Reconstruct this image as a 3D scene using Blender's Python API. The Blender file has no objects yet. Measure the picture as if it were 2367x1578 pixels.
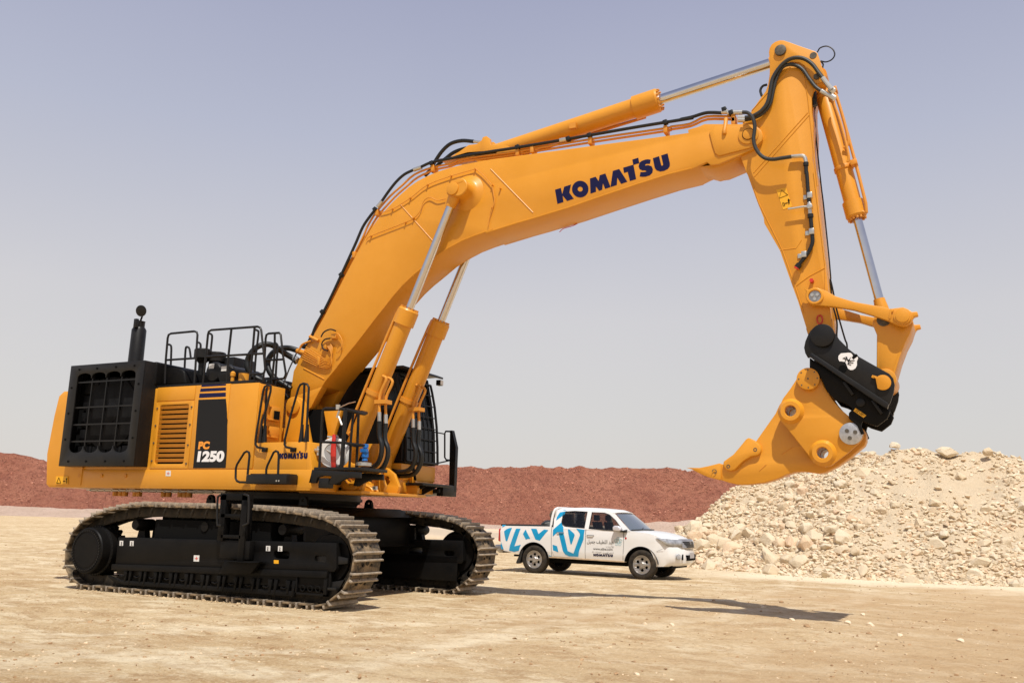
import bpy, bmesh, math, random
from mathutils import Vector, Matrix, noise
from mathutils.geometry import tessellate_polygon
random.seed(7)
R_ = math.radians
scene = bpy.context.scene

# ------------------------------------------------------------------ camera
CAM = dict(loc=(11.395922, -13.492929, 1.433625), yaw=-0.468006, pitch=0.197276, roll=0.0274628, f=2048.788)
W0, H0 = 2367.0, 1578.0
_F = Vector((math.sin(CAM['yaw'])*math.cos(CAM['pitch']), math.cos(CAM['yaw'])*math.cos(CAM['pitch']), math.sin(CAM['pitch'])))
_R = Vector((math.cos(CAM['yaw']), -math.sin(CAM['yaw']), 0.0))
_U = _R.cross(_F)
_c, _s = math.cos(CAM['roll']), math.sin(CAM['roll'])
_R, _U = _c*_R + _s*_U, -_s*_R + _c*_U
CLOC = Vector(CAM['loc'])
cd = bpy.data.cameras.new('camera'); cam = bpy.data.objects.new('camera', cd)
scene.collection.objects.link(cam)
cam.matrix_world = Matrix.Translation(CLOC) @ Matrix(((_R.x, _U.x, -_F.x), (_R.y, _U.y, -_F.y), (_R.z, _U.z, -_F.z))).to_4x4()
cd.sensor_width = 36.0; cd.lens = 36.0*CAM['f']/W0
cd.clip_start = 0.1; cd.clip_end = 6000
scene.camera = cam
scene.render.resolution_x, scene.render.resolution_y = 1024, 682

# ------------------------------------------------------------------ light
SUN = Vector((0.31, -0.45, 1.0)).normalized()          # towards the sun
sun_el = math.asin(SUN.z); sun_az = math.atan2(SUN.x, SUN.y)
ld = bpy.data.lights.new('sun', 'SUN'); ld.energy = 4.8; ld.angle = R_(0.6); ld.color = (1.0, 0.955, 0.88)
so = bpy.data.objects.new('sun', ld); scene.collection.objects.link(so)
so.rotation_euler = SUN.to_track_quat('Z', 'Y').to_euler(); so.location = (0, 0, 30)
wd = bpy.data.worlds.new('World'); scene.world = wd; wd.use_nodes = True
nt = wd.node_tree; nt.nodes.clear()
def wn(t, **k):
    n = nt.nodes.new(t)
    for a, b in k.items(): setattr(n, a, b)
    return n
wo = wn('ShaderNodeOutputWorld'); bg = wn('ShaderNodeBackground'); sky = wn('ShaderNodeTexSky', sky_type='NISHITA')
sky.sun_disc = False; sky.sun_elevation = sun_el; sky.sun_rotation = sun_az
sky.altitude = 300; sky.air_density = 1.2; sky.dust_density = 4.0; sky.ozone_density = 2.0
# dusty air: a pale veil over the blue, thick at the horizon and thin overhead
tc = wn('ShaderNodeTexCoord'); sep = wn('ShaderNodeSeparateXYZ'); nt.links.new(tc.outputs['Generated'], sep.inputs[0])
rmp = wn('ShaderNodeValToRGB'); nt.links.new(sep.outputs['Z'], rmp.inputs[0])
el = rmp.color_ramp.elements
SKYC = [(0.0, (0.77, 0.725, 0.68)), (0.10, (0.735, 0.71, 0.69)), (0.22, (0.700, 0.68, 0.695)), (0.40, (0.52, 0.54, 0.655)), (0.55, (0.395, 0.415, 0.565)), (1.0, (0.25, 0.29, 0.45))]
el[0].position, el[0].color = SKYC[0][0], SKYC[0][1]+(1,)
el[1].position, el[1].color = SKYC[-1][0], SKYC[-1][1]+(1,)
for ps, c in SKYC[1:-1]:
    e = el.new(ps); e.color = c+(1,)
sc = wn('ShaderNodeVectorMath', operation='SCALE'); nt.links.new(rmp.outputs[0], sc.inputs[0]); sc.inputs['Scale'].default_value = 10.0
nz = wn('ShaderNodeTexNoise'); nz.inputs['Scale'].default_value = 2.2; nz.inputs['Detail'].default_value = 3
nt.links.new(tc.outputs['Generated'], nz.inputs['Vector'])
mr = wn('ShaderNodeMapRange'); nt.links.new(nz.outputs['Fac'], mr.inputs[0])
mr.inputs['To Min'].default_value = 0.80; mr.inputs['To Max'].default_value = 0.94
mx = wn('ShaderNodeMix', data_type='RGBA'); nt.links.new(mr.outputs[0], mx.inputs[0])
nt.links.new(sky.outputs[0], mx.inputs[6]); nt.links.new(sc.outputs[0], mx.inputs[7])
nt.links.new(mx.outputs[2], bg.inputs[0]); bg.inputs[1].default_value = 0.1
nt.links.new(bg.outputs[0], wo.inputs[0])
scene.view_settings.view_transform = 'Standard'; scene.view_settings.look = 'None'
scene.view_settings.exposure = 0.0; scene.view_settings.gamma = 1.0
scene.cycles.max_bounces = 6

# ------------------------------------------------------------------ survey: a photograph bearing met with a plane of the real place
REG = dict(Z1=(100,700,3.3575), Z2=(350,720,3.484), Z3=(640,820,4.3556), Z4=(120,1120,4.055), Z5=(600,1120,4.055), Z6=(660,300,3.136),
           Z7=(1100,1150,4.276), A1=(1550,80,4.48), A2=(1700,400,4.1267), A3=(1580,700,3.484), A4=(960,180,3.675), B1=(1270,340,8.1103),
           B2=(440,880,7.47), B3=(1150,1170,11.2), B4=(1350,1230,22.4), B5=(1460,1220,13.067), B6=(380,740,7.84), S=(0,0,1))
def ray(g, x, y):
    a, b, c = REG[g]; u, v = a+x/c, b+y/c
    return _F + (u-W0/2)/CAM['f']*_R - (v-H0/2)/CAM['f']*_U
def at(g, x, y, ax, val):
    d = ray(g, x, y); return CLOC + d*((val-CLOC[ax])/d[ax])
def q(g, Y, pts):
    out = []
    for x, y in pts:
        P = at(g, x, y, 1, Y); out.append((P.x, P.z))
    return out
def q1(g, Y, x, y): return q(g, Y, [(x, y)])[0]

# ------------------------------------------------------------------ materials
MATS = {}
def mat(name, col, rough=0.5, metal=0.0, n=0.0, nscale=6.0, bump=0.0, bscale=40.0, dust=0.0, dustcol=(0.42,0.33,0.22), coat=0.0, spec=0.5, dscale=3.0):
    m = bpy.data.materials.new(name); m.use_nodes = True; t = m.node_tree; b = t.nodes['Principled BSDF']
    b.inputs['Roughness'].default_value = rough; b.inputs['Metallic'].default_value = metal
    b.inputs['Coat Weight'].default_value = coat; b.inputs['Coat Roughness'].default_value = 0.08
    b.inputs['Specular IOR Level'].default_value = spec
    tcn = t.nodes.new('ShaderNodeTexCoord'); src = tcn.outputs['Object']
    rgb = t.nodes.new('ShaderNodeRGB'); rgb.outputs[0].default_value = (*col, 1); cur = rgb.outputs[0]
    if n:
        nn = t.nodes.new('ShaderNodeTexNoise'); nn.inputs['Scale'].default_value = nscale; nn.inputs['Detail'].default_value = 6; nn.inputs['Roughness'].default_value = 0.65
        t.links.new(src, nn.inputs['Vector'])
        r = t.nodes.new('ShaderNodeMapRange'); t.links.new(nn.outputs['Fac'], r.inputs[0]); r.inputs[1].default_value = 0.3; r.inputs[2].default_value = 0.7
        r.inputs['To Min'].default_value = 1-n; r.inputs['To Max'].default_value = 1+n
        v = t.nodes.new('ShaderNodeVectorMath'); v.operation = 'SCALE'; t.links.new(cur, v.inputs[0]); t.links.new(r.outputs[0], v.inputs['Scale']); cur = v.outputs[0]
    if dust:
        nn = t.nodes.new('ShaderNodeTexNoise'); nn.inputs['Scale'].default_value = dscale; nn.inputs['Detail'].default_value = 8; nn.inputs['Roughness'].default_value = 0.7
        t.links.new(src, nn.inputs['Vector'])
        r = t.nodes.new('ShaderNodeMapRange'); t.links.new(nn.outputs['Fac'], r.inputs[0]); r.inputs[1].default_value = 0.38; r.inputs[2].default_value = 0.68
        r.inputs['To Min'].default_value = 0; r.inputs['To Max'].default_value = dust
        x = t.nodes.new('ShaderNodeMix'); x.data_type = 'RGBA'; t.links.new(r.outputs[0], x.inputs[0]); t.links.new(cur, x.inputs[6]); x.inputs[7].default_value = (*dustcol, 1); cur = x.outputs[2]
        rr = t.nodes.new('ShaderNodeMapRange'); t.links.new(r.outputs[0], rr.inputs[0]); rr.inputs['To Min'].default_value = rough; rr.inputs['To Max'].default_value = 0.9
        t.links.new(rr.outputs[0], b.inputs['Roughness'])
    if bump:
        nn = t.nodes.new('ShaderNodeTexNoise'); nn.inputs['Scale'].default_value = bscale; nn.inputs['Detail'].default_value = 8; nn.inputs['Roughness'].default_value = 0.7
        t.links.new(src, nn.inputs['Vector'])
        bb = t.nodes.new('ShaderNodeBump'); bb.inputs['Strength'].default_value = 1.0; bb.inputs['Distance'].default_value = bump
        t.links.new(nn.outputs['Fac'], bb.inputs['Height']); t.links.new(bb.outputs[0], b.inputs['Normal'])
    t.links.new(cur, b.inputs['Base Color']); MATS[name] = m
    return m
YEL = mat('yellow_paint', (0.650, 0.274, 0.016), 0.38, n=0.035, nscale=1.6, bump=0.0014, bscale=1.3, dust=0.07, dustcol=(0.60,0.36,0.12), coat=0.08, spec=0.4, dscale=1.6)
YEL2 = mat('yellow_paint_matt', (0.63, 0.250, 0.016), 0.5, n=0.05, nscale=3.0, dust=0.10, dustcol=(0.60,0.36,0.12), dscale=2)
BLK = mat('black_paint', (0.0065, 0.0065, 0.007), 0.40, n=0.15, dust=0.018, dscale=2.2, spec=0.28)
BLK2 = mat('black_frame_paint', (0.0032, 0.0032, 0.0035), 0.5, n=0.2, dust=0.012, dscale=1.6, spec=0.13)
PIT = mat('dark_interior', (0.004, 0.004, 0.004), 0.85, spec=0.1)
GREYC = mat('radiator_core', (0.006, 0.006, 0.0065), 0.6, n=0.4, nscale=9, spec=0.15)
STRIPE = mat('anthracite_film', (0.008, 0.008, 0.0085), 0.5, n=0.05, spec=0.25)
NAVY = mat('navy_lettering', (0.007, 0.007, 0.048), 0.45, spec=0.2)
WHT = mat('white_lettering', (0.78, 0.77, 0.76), 0.5)
ORL = mat('orange_lettering', (0.78, 0.29, 0.03), 0.5)
CHR = mat('chrome_rod', (0.62, 0.62, 0.64), 0.13, metal=1.0, n=0.05)
STEEL = mat('bare_steel', (0.42, 0.41, 0.39), 0.38, metal=1.0, n=0.15, nscale=14)
DSTEEL = mat('dull_pin_steel', (0.11, 0.095, 0.075), 0.6, metal=0.5, n=0.35, nscale=30)
ZINC = mat('zinc_fitting', (0.55, 0.54, 0.50), 0.35, metal=0.85, n=0.1)
HOSE = mat('rubber_hose', (0.008, 0.009, 0.009), 0.42, n=0.2, spec=0.4)
CORR = mat('wrapped_hose', (0.022, 0.023, 0.021), 0.42, n=0.2)
SHOE = mat('track_shoe_steel', (0.020, 0.017, 0.014), 0.6, metal=0.3, n=0.35, nscale=18, bump=0.004, bscale=30, dust=1.0, dustcol=(0.37,0.265,0.155), dscale=5.0)
LINK = mat('track_link_steel', (0.009, 0.008, 0.007), 0.6, n=0.4, nscale=12, dust=0.22, dscale=4, spec=0.2, dustcol=(0.2,0.15,0.09))
WORN = mat('worn_grouser_steel', (0.25, 0.21, 0.165), 0.5, metal=0.15, n=0.55, nscale=25, dust=0.7, dustcol=(0.52,0.41,0.28), dscale=9)
GLASS_DK = mat('cab_glass', (0.10, 0.16, 0.15), 0.05, spec=0.8)
RED = mat('red_paint', (0.55, 0.03, 0.02), 0.4, n=0.1)
BLUE = mat('blue_paint', (0.01, 0.13, 0.42), 0.4)
WPL = mat('white_plastic', (0.66, 0.65, 0.62), 0.45, n=0.05)
DEC = mat('warning_decal_yellow', (0.78, 0.38, 0.008), 0.5)
GRY = mat('grey_hub', (0.33, 0.33, 0.33), 0.45)

# ------------------------------------------------------------------ mesh builder
class MB:
    def __init__(s): s.v = []; s.f = []
    def add(s, vs, fs):
        o = len(s.v); s.v += [tuple(v) for v in vs]; s.f += [tuple(i+o for i in f) for f in fs]; return s
    def box(s, x0, x1, y0, y1, z0, z1):
        x0, x1 = sorted((x0, x1)); y0, y1 = sorted((y0, y1)); z0, z1 = sorted((z0, z1))
        v = [(x, y, z) for z in (z0, z1) for y in (y0, y1) for x in (x0, x1)]
        return s.add(v, [(0,2,3,1), (4,5,7,6), (0,1,5,4), (2,6,7,3), (0,4,6,2), (1,3,7,5)])
    def obox(s, c, ax, ay, az, hx, hy, hz):
        c = Vector(c); v = [c+ax*(hx*i)+ay*(hy*j)+az*(hz*k) for k in (-1,1) for j in (-1,1) for i in (-1,1)]
        return s.add(v, [(0,2,3,1), (4,5,7,6), (0,1,5,4), (2,6,7,3), (0,4,6,2), (1,3,7,5)])
    def prism(s, outer, y0, y1, holes=(), fr=None):
        fr = fr or (lambda a, b, d: (a, d, b))
        loops = [list(outer)]+[list(h) for h in holes]
        y0, y1 = sorted((y0, y1))
        flat = [p for l in loops for p in l]; n = len(flat)
        tri = tessellate_polygon([[Vector((a, b, 0)) for a, b in l] for l in loops])
        vs = [fr(a, b, y0) for a, b in flat] + [fr(a, b, y1) for a, b in flat]
        fs = []
        if not holes: fs += [tuple(range(n)), tuple(range(2*n-1, n-1, -1))]
        else:
            for t in tri:
                fs.append(tuple(t)); fs.append(tuple(i+n for i in reversed(t)))
        o = 0
        for l in loops:
            k = len(l)
            for i in range(k):
                j = (i+1) % k; fs.append((o+i, o+n+i, o+n+j, o+j))
            o += k
        return s.add(vs, fs)
    def cyl(s, p0, p1, r0, r1=None, n=24, caps=True):
        r1 = r0 if r1 is None else r1; p0 = Vector(p0); p1 = Vector(p1); d = (p1-p0).normalized()
        a = d.orthogonal().normalized(); b = d.cross(a)
        vs = []
        for p, r in ((p0, r0), (p1, r1)):
            for i in range(n):
                t = 2*math.pi*i/n; vs.append(p+a*(r*math.cos(t))+b*(r*math.sin(t)))
        fs = [(i, (i+1) % n, n+(i+1) % n, n+i) for i in range(n)]
        if caps: fs += [tuple(range(n-1, -1, -1)), tuple(range(n, 2*n))]
        return s.add(vs, fs)
    def lathe(s, c, ax, prof, n=32, a0=0, a1=2*math.pi):
        c = Vector(c); d = Vector(ax).normalized(); a = d.orthogonal().normalized(); b = d.cross(a); k = len(prof)
        full = abs(a1-a0-2*math.pi) < 1e-6; m = n if full else n+1; vs = []
        for i in range(m):
            t = a0+(a1-a0)*i/n
            for h, r in prof: vs.append(c+d*h+a*(r*math.cos(t))+b*(r*math.sin(t)))
        fs = []
        for i in range(n):
            j = (i+1) % m
            for e in range(k-1): fs.append((i*k+e, j*k+e, j*k+e+1, i*k+e+1))
        return s.add(vs, fs)
    def tube(s, pts, r, n=8, smooth=0, closed=False, caps=True):
        P = [Vector(p) for p in pts]
        if smooth: P = catmull(P, smooth, closed)
        m = len(P); rr = r if isinstance(r, (list, tuple)) else None
        vs = []; prev = None
        for i, p in enumerate(P):
            if closed: t = (P[(i+1) % m]-P[i-1])
            else: t = (P[min(i+1, m-1)]-P[max(i-1, 0)])
            t.normalize()
            if prev is None: a = t.orthogonal().normalized()
            else:
                a = prev-t*prev.dot(t)
                a = t.orthogonal().normalized() if a.length < 1e-5 else a.normalized()
            prev = a; b = t.cross(a); R = rr[min(i, len(rr)-1)] if rr else r
            for j in range(n):
                g = 2*math.pi*j/n; vs.append(p+a*(R*math.cos(g))+b*(R*math.sin(g)))
        fs = []
        for i in range(m if closed else m-1):
            k = (i+1) % m
            for j in range(n): fs.append((i*n+j, i*n+(j+1) % n, k*n+(j+1) % n, k*n+j))
        if caps and not closed: fs += [tuple(range(n-1, -1, -1)), tuple(range((m-1)*n, m*n))]
        return s.add(vs, fs)
    def pieces(s):
        par = list(range(len(s.v)))
        def fd(a):
            while par[a] != a: par[a] = par[par[a]]; a = par[a]
            return a
        for f in s.f:
            r = fd(f[0])
            for i in f[1:]: par[fd(i)] = r
        grp = {}
        for i in range(len(s.v)): grp.setdefault(fd(i), []).append(i)
        items = [[g, [min(s.v[i][k] for i in g) for k in range(3)], [max(s.v[i][k] for i in g) for k in range(3)]] for g in grp.values()]
        ch = True
        while ch:
            ch = False
            for a in range(len(items)):
                for b in range(a+1, len(items)):
                    A, B = items[a], items[b]
                    if all(A[1][k] <= B[2][k]+0.01 and B[1][k] <= A[2][k]+0.01 for k in range(3)):
                        items[a] = [A[0]+B[0], [min(p, q_) for p, q_ in zip(A[1], B[1])], [max(p, q_) for p, q_ in zip(A[2], B[2])]]; items.pop(b); ch = True; break
                if ch: break
        out = []
        for g, lo_, hi_ in items:
            g = sorted(g); ix = {v: i for i, v in enumerate(g)}; n_ = MB(); n_.v = [s.v[i] for i in g]; n_.f = [tuple(ix[i] for i in f) for f in s.f if f[0] in ix]; out.append(n_)
        return out
    def split(s, name, m, parent=None, **k):
        return [n_.build(name, m, parent, **k) for n_ in s.pieces()]
    def build(s, name, m, parent=None, bevel=0.0, seg=2, ang=30, post=None, smooth=True):
        me = bpy.data.meshes.new(name); me.from_pydata(s.v, [], s.f)
        bm = bmesh.new(); bm.from_mesh(me)
        if post: post(bm)
        bmesh.ops.remove_doubles(bm, verts=bm.verts, dist=1e-5) if post else None
        bmesh.ops.recalc_face_normals(bm, faces=bm.faces)
        if bevel:
            es = [e for e in bm.edges if len(e.link_faces) == 2 and e.calc_face_angle(0) > R_(35)]
            bmesh.ops.bevel(bm, geom=es, offset=bevel, segments=seg, affect='EDGES', clamp_overlap=True, profile=0.5)
        bm.to_mesh(me); bm.free()
        if smooth:
            me.polygons.foreach_set('use_smooth', [True]*len(me.polygons)); me.set_sharp_from_angle(angle=R_(ang+8 if bevel else ang))
        me.materials.append(m)
        o = bpy.data.objects.new(name, me); scene.collection.objects.link(o)
        if parent: o.parent = parent
        return o
def catmull(P, k, closed=False):
    m = len(P); out = []
    for i in range(m if closed else m-1):
        p0 = P[i-1] if (closed or i > 0) else P[0]*2-P[1]
        p1 = P[i]; p2 = P[(i+1) % m]; p3 = P[(i+2) % m] if (closed or i+2 < m) else P[-1]*2-P[-2]
        for j in range(k):
            t = j/k
            out.append(0.5*((2*p1)+(p2-p0)*t+(2*p0-5*p1+4*p2-p3)*t*t+(3*p1-p0-3*p2+p3)*t**3))
    if not closed: out.append(P[-1])
    return out
def circ(cx, cz, r, n=28, a0=0.0, a1=2*math.pi):
    full = abs(a1-a0-2*math.pi) < 1e-6
    return [(cx+r*math.cos(a0+(a1-a0)*i/(n if full else n-1)), cz+r*math.sin(a0+(a1-a0)*i/(n if full else n-1))) for i in range(n)]
def fillet(pts, r, n=4):
    out = []; m = len(pts)
    for i in range(m):
        a, b, c = Vector(pts[i-1]), Vector(pts[i]), Vector(pts[(i+1) % m])
        u = a-b; v = c-b; k = min(r, u.length*0.45, v.length*0.45); p0 = b+u.normalized()*k; p1 = b+v.normalized()*k
        for j in range(n+1):
            t = j/n; w = p0*(1-t)**2+b*2*t*(1-t)+p1*t*t; out.append((w.x, w.y))
    return out
def empty(name, loc=(0,0,0), rz=0.0, parent=None):
    o = bpy.data.objects.new(name, None); scene.collection.objects.link(o); o.location = loc; o.rotation_euler = (0, 0, rz); o.empty_display_size = 0.3
    if parent: o.parent = parent
    return o
def tag(o, label=None, cat=None, group=None, kind=None):
    if label: o['label'] = label
    if cat: o['category'] = cat
    if group: o['group'] = group
    if kind: o['kind'] = kind
    return o
def copy_tree(o, parent=None):
    c = o.copy(); scene.collection.objects.link(c); c.parent = parent
    for ch in list(o.children): copy_tree(ch, c)
    return c
def fit(o, A):
    (x0, z0), (x1, _), (_, z1) = A; xs = [v.co.x for v in o.data.vertices]; zs = [v.co.z for v in o.data.vertices]
    for v in o.data.vertices: v.co.x = x0+(v.co.x-min(xs))/(max(xs)-min(xs))*(x1-x0); v.co.z = z0+(v.co.z-min(zs))/(max(zs)-min(zs))*(z1-z0)
    return o
def rect2(a, b): return [(a[0], a[1]), (b[0], a[1]), (b[0], b[1]), (a[0], b[1])]
def text(body, size, m, org, xd, yd, name, parent, bold=0.0, thick=0.002, sx=1.0, shear=0.0):
    cu = bpy.data.curves.new(name, 'FONT'); cu.body = body; cu.size = size; cu.offset = bold; cu.extrude = thick; cu.shear = shear; cu.space_character = 1.0
    t = bpy.data.objects.new(name, cu); scene.collection.objects.link(t)
    dg = bpy.context.evaluated_depsgraph_get(); me = bpy.data.meshes.new_from_object(t.evaluated_get(dg)); bpy.data.objects.remove(t)
    X = Vector(xd).normalized()*sx; Y = Vector(yd).normalized(); Z = X.normalized().cross(Y)
    me.transform(Matrix.Translation(Vector(org)) @ Matrix(((X.x, Y.x, Z.x), (X.y, Y.y, Z.y), (X.z, Y.z, Z.z))).to_4x4())
    me.materials.clear(); me.materials.append(m)
    o = bpy.data.objects.new(name, me); scene.collection.objects.link(o); o.parent = parent
    return o
# ------------------------------------------------------------------ lettering
LOGO = [
 ([(105,800),(213,766),(240,885),(275,745),(403,703),(372,855),(455,968),(332,1010),(245,905),(262,1030),(150,1065)], None),
 ([(577+154*math.cos(t*math.pi/18), 788+156*math.sin(t*math.pi/18)) for t in range(36)], [(577+48*math.cos(t*math.pi/9), 788+47*math.sin(t*math.pi/9)) for t in range(18)]),
 ([(760,590),(865,557),(922,640),(942,530),(1048,495),(1139,735),(1139,752),(1045,782),(1002,675),(988,800),(930,820),(870,735),(872,838),(770,872)], None),
 ([(1147,735),(1188,448),(1308,412),(1460,650),(1345,690),(1272,570),(1262,712),(1147,748)], None),
 ([(1382,388),(1568,333),(1577,345),(1625,600),(1510,637),(1468,463),(1400,483)], None),
 ([(1555,235),(1665,200),(1683,300),(1572,333)], None),
 ([(1898,238),(1885,312),(1810,315),(1790,335),(1800,347),(1850,340),(1915,360),(1940,420),(1930,480),(1880,530),(1800,555),(1740,557),(1692,550),(1706,470),(1770,470),(1815,462),(1815,445),(1790,438),(1740,437),(1690,410),(1672,360),(1685,300),(1730,260),(1800,235),(1850,230)], None),
 ([(1940,210),(2055,172),(2095,340),(2110,352),(2128,340),(2132,320),(2095,157),(2215,120),(2258,310),(2255,360),(2220,410),(2150,445),(2080,458),(2010,435),(1975,390)], None)]
def logo_norm():
    ex = Vector((1, -0.3147)); up = Vector((-45, -265)); k = up.length; det = ex.x*up.y-ex.y*up.x; out = []
    def f(p):
        d = Vector(p)-Vector((150, 1065)); u = (d.x*up.y-d.y*up.x)/det; v = (ex.x*d.y-ex.y*d.x)/det
        return (u*ex.length/k, v)
    for o, h in LOGO: out.append(([f(p) for p in o], [f(p) for p in h] if h else None))
    return out
LOGN = logo_norm()                                   # unit letter height, x to the right
def logo_flat(org, xd, yd, h, thick=0.004, sx=1.0):
    m = MB(); X = Vector(xd).normalized(); Y = Vector(yd).normalized(); N = X.cross(Y); o = Vector(org)
    for ou, ho in LOGN:
        m.prism([(a*h*sx, b*h) for a, b in ou], 0, thick, [[(a*h*sx, b*h) for a, b in ho]] if ho else (), fr=lambda a, b, d: o+X*a+Y*b+N*d)
    return m

# ================================================================== EXCAVATOR
EX = empty('excavator'); tag(EX, 'giant yellow crawler excavator with its boom raised and a ripper hanging from the arm', 'excavator')
BW = 0.365                                            # boom half width
# ---- boom
b_out = (q('Z2', -BW, [(1118,690),(1128,600),(1145,480),(1165,440),(1215,330),(1245,280)]) + q('Z6', -BW, [(180,1530),(285,1345),(430,1060),(520,890),(575,790),(620,715),(665,650),(715,590),(770,530),(830,472),(895,415),(960,370),(1040,330),(1120,298),(1200,273),(1290,252)])
  + q('A4', -BW, [(640,693),(1100,632),(1500,578),(2000,512),(2320,468)]) + q('A1', -BW, [(180,985),(290,955),(350,927),(740,928),(830,935)]) )
tip_c = q1('A1', -BW, 805, 1035)
tip = q('A1', -BW, [(890,950),(938,990),(958,1050),(950,1100),(915,1145),(850,1190),(500,1340),(415,1352),(378,1320),(300,1352),(215,1395)])
b_bot = q('A4', -BW, [(2150,825),(1900,905),(1600,1005),(1300,1108),(1000,1200),(860,1240),(600,1322)]) + q('Z6', -BW, [(1500,728),(1380,768),(1280,808),(1180,862),(1090,920),(990,1005),(920,1062),(850,1128),(780,1208),(720,1285),(640,1385),(560,1490)]) + q('Z2', -BW, [(1640,272),(1500,440),(1400,560),(1374,602)])
b_foot = q('Z2', -BW, [(1350,645),(1320,700),(1285,770),(1240,815),(1180,825),(1135,800),(1115,750)])
fc = q1('Z2', -BW, 1195, 755)
m = MB()
cut = [p for p in b_out[:2]]
main = b_out[0:] + tip + b_bot
m.prism(main, -BW, BW)
boom = m.build('boom', YEL, EX, bevel=0.012, seg=2)
legpoly = [b_out[0]] + q('Z2', -BW, [(1125,740)]) + [(fc[0]+0.21*math.cos(a), fc[1]+0.21*math.sin(a)) for a in [math.pi*1.05+i*math.pi*0.82/8 for i in range(9)]] + b_foot[:3][::-1] + [b_bot[-1]]
m = MB()
for sgn in (-1, 1): m.prism(legpoly, sgn*BW, sgn*(BW-0.17))
m.cyl((fc[0], -0.5, fc[1]), (fc[0], 0.5, fc[1]), 0.10, n=24)
m.build('boom_foot', YEL, boom, bevel=0.006)
# weld flanges along the lower edge, stiffener seams
m = MB(); low = (tip[-1:]+b_bot)
m.tube([(x, -BW-0.004, z+0.012) for x, z in low[:22]], 0.013, n=6)
m.tube([(x, BW+0.004, z+0.012) for x, z in low[:22]], 0.013, n=6)
for seg in ([('Z6',835,545),('Z6',1090,830)], [('A4',640,775),('A4',1000,1145)]):
    pp = [q1(s[0], -BW-0.002, s[1], s[2]) for s in seg]; m.tube([(a, -BW-0.002, b) for a, b in pp], 0.009, n=6)
pp = q('Z2', -BW-0.002, [(1225,455),(1395,545)]); m.tube([(a, -BW-0.002, b) for a, b in pp], 0.012, n=6)
m.split('weld_seam', YEL, boom)
# pivot boss of the boom cylinders, both sides
bc = q1('A4', -0.55, 385, 950)
m = MB()
for sg in (-1, 1):
    m.lathe((bc[0]+0.03, sg*BW, bc[1]), (0, sg, 0), [(-0.02,0.36),(0.01,0.32),(0.035,0.25),(0.08,0.20),(0.14,0.18),(0.30,0.17),(0.315,0.155),(0.315,0.0)], n=36)
m.split('cylinder_boss', YEL, boom)
# thin wiring and clips on the boom face
m = MB()
for g, pts in (('Z6', [(585,800),(620,770),(870,672),(930,640),(975,590),(1000,520),(1045,490),(1100,512),(1160,500)]), ('Z6', [(690,600),(775,575),(905,495),(1030,400),(1200,335),(1375,285)]), ('A4', [(510,772),(570,820),(645,905),(660,960),(672,1040),(655,1110),(630,1190),(618,1260)])):
    m.tube([(a, -BW-0.03, b) for a, b in q(g, -BW-0.03, pts)], 0.008, n=5, smooth=4)
for g, x, y in (('Z6',620,770),('Z6',870,672),('Z6',930,640),('Z6',775,575),('Z6',905,495),('Z6',1030,400),('Z6',1200,335),('Z6',1375,285),('A4',655,912),('A4',722,940),('A4',650,1105)):
    a, b = q1(g, -BW-0.02, x, y); m.cyl((a, -BW, b), (a, -BW-0.05, b), 0.016, n=8)
m.build('grease_line', YEL2, boom)
# lube manifold with its fan of small pipes near the foot
m = MB()
ox, oz = q1('Z2', -BW-0.05, 1390, 375)
for i in range(7):
    a0, b0 = 1195+4*i, 300+17*i if i else 300
    pts = q('Z2', -BW-0.05, [(1245-7*i, 285+15*i), (1350-4*i, 350+14*i), (1395+3*i, 380+12*i), (1440+2*i, 370+8*i), (1460-3*i, 300+4*i), (1440-5*i, 262+2*i), (1400,258)])
    m.tube([(x, -BW-0.05, z) for x, z in pts], 0.009, n=5, smooth=3)
for i in range(5):
    pts = q('Z2', -BW-0.06, [(1450+12*i, 195+9*i), (1500+6*i, 175+9*i), (1535, 230+6*i), (1530-4*i, 285+8*i), (1490,330)])
    m.tube([(x, -BW-0.06, z) for x, z in pts], 0.009, n=5, smooth=3)
for g, x, y, w, h in (('Z2',1400,285,.10,.10),('Z2',1475,200,.12,.09),('Z2',1355,400,.05,.16)):
    a, b = q1(g, -BW-0.03, x, y); m.box(a-w/2, a+w/2, -BW-0.07, -BW, b-h/2, b+h/2)
m.build('lube_manifold', YEL2, boom, bevel=0.004)
m = MB()
m.tube([(x, -BW-0.10, z) for x, z in q('Z2', -BW-0.10, [(1365,205),(1390,165),(1440,143),(1485,155)])], 0.014, n=6, smooth=5)
m.tube([(x, -BW-0.10, z) for x, z in q('Z2', -BW-0.10, [(1440,215),(1395,225),(1372,260),(1385,300),(1420,315)])], 0.014, n=6, smooth=5)
m.build('grease_hose', HOSE, boom)
# lettering on the boom
m = MB()
for ou, ho in LOGO: m.prism(q('B1', -BW-0.004, ou), -BW-0.004, -BW+0.006, [q('B1', -BW-0.004, ho)] if ho else ())
m.build('lettering', NAVY, boom)
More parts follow.
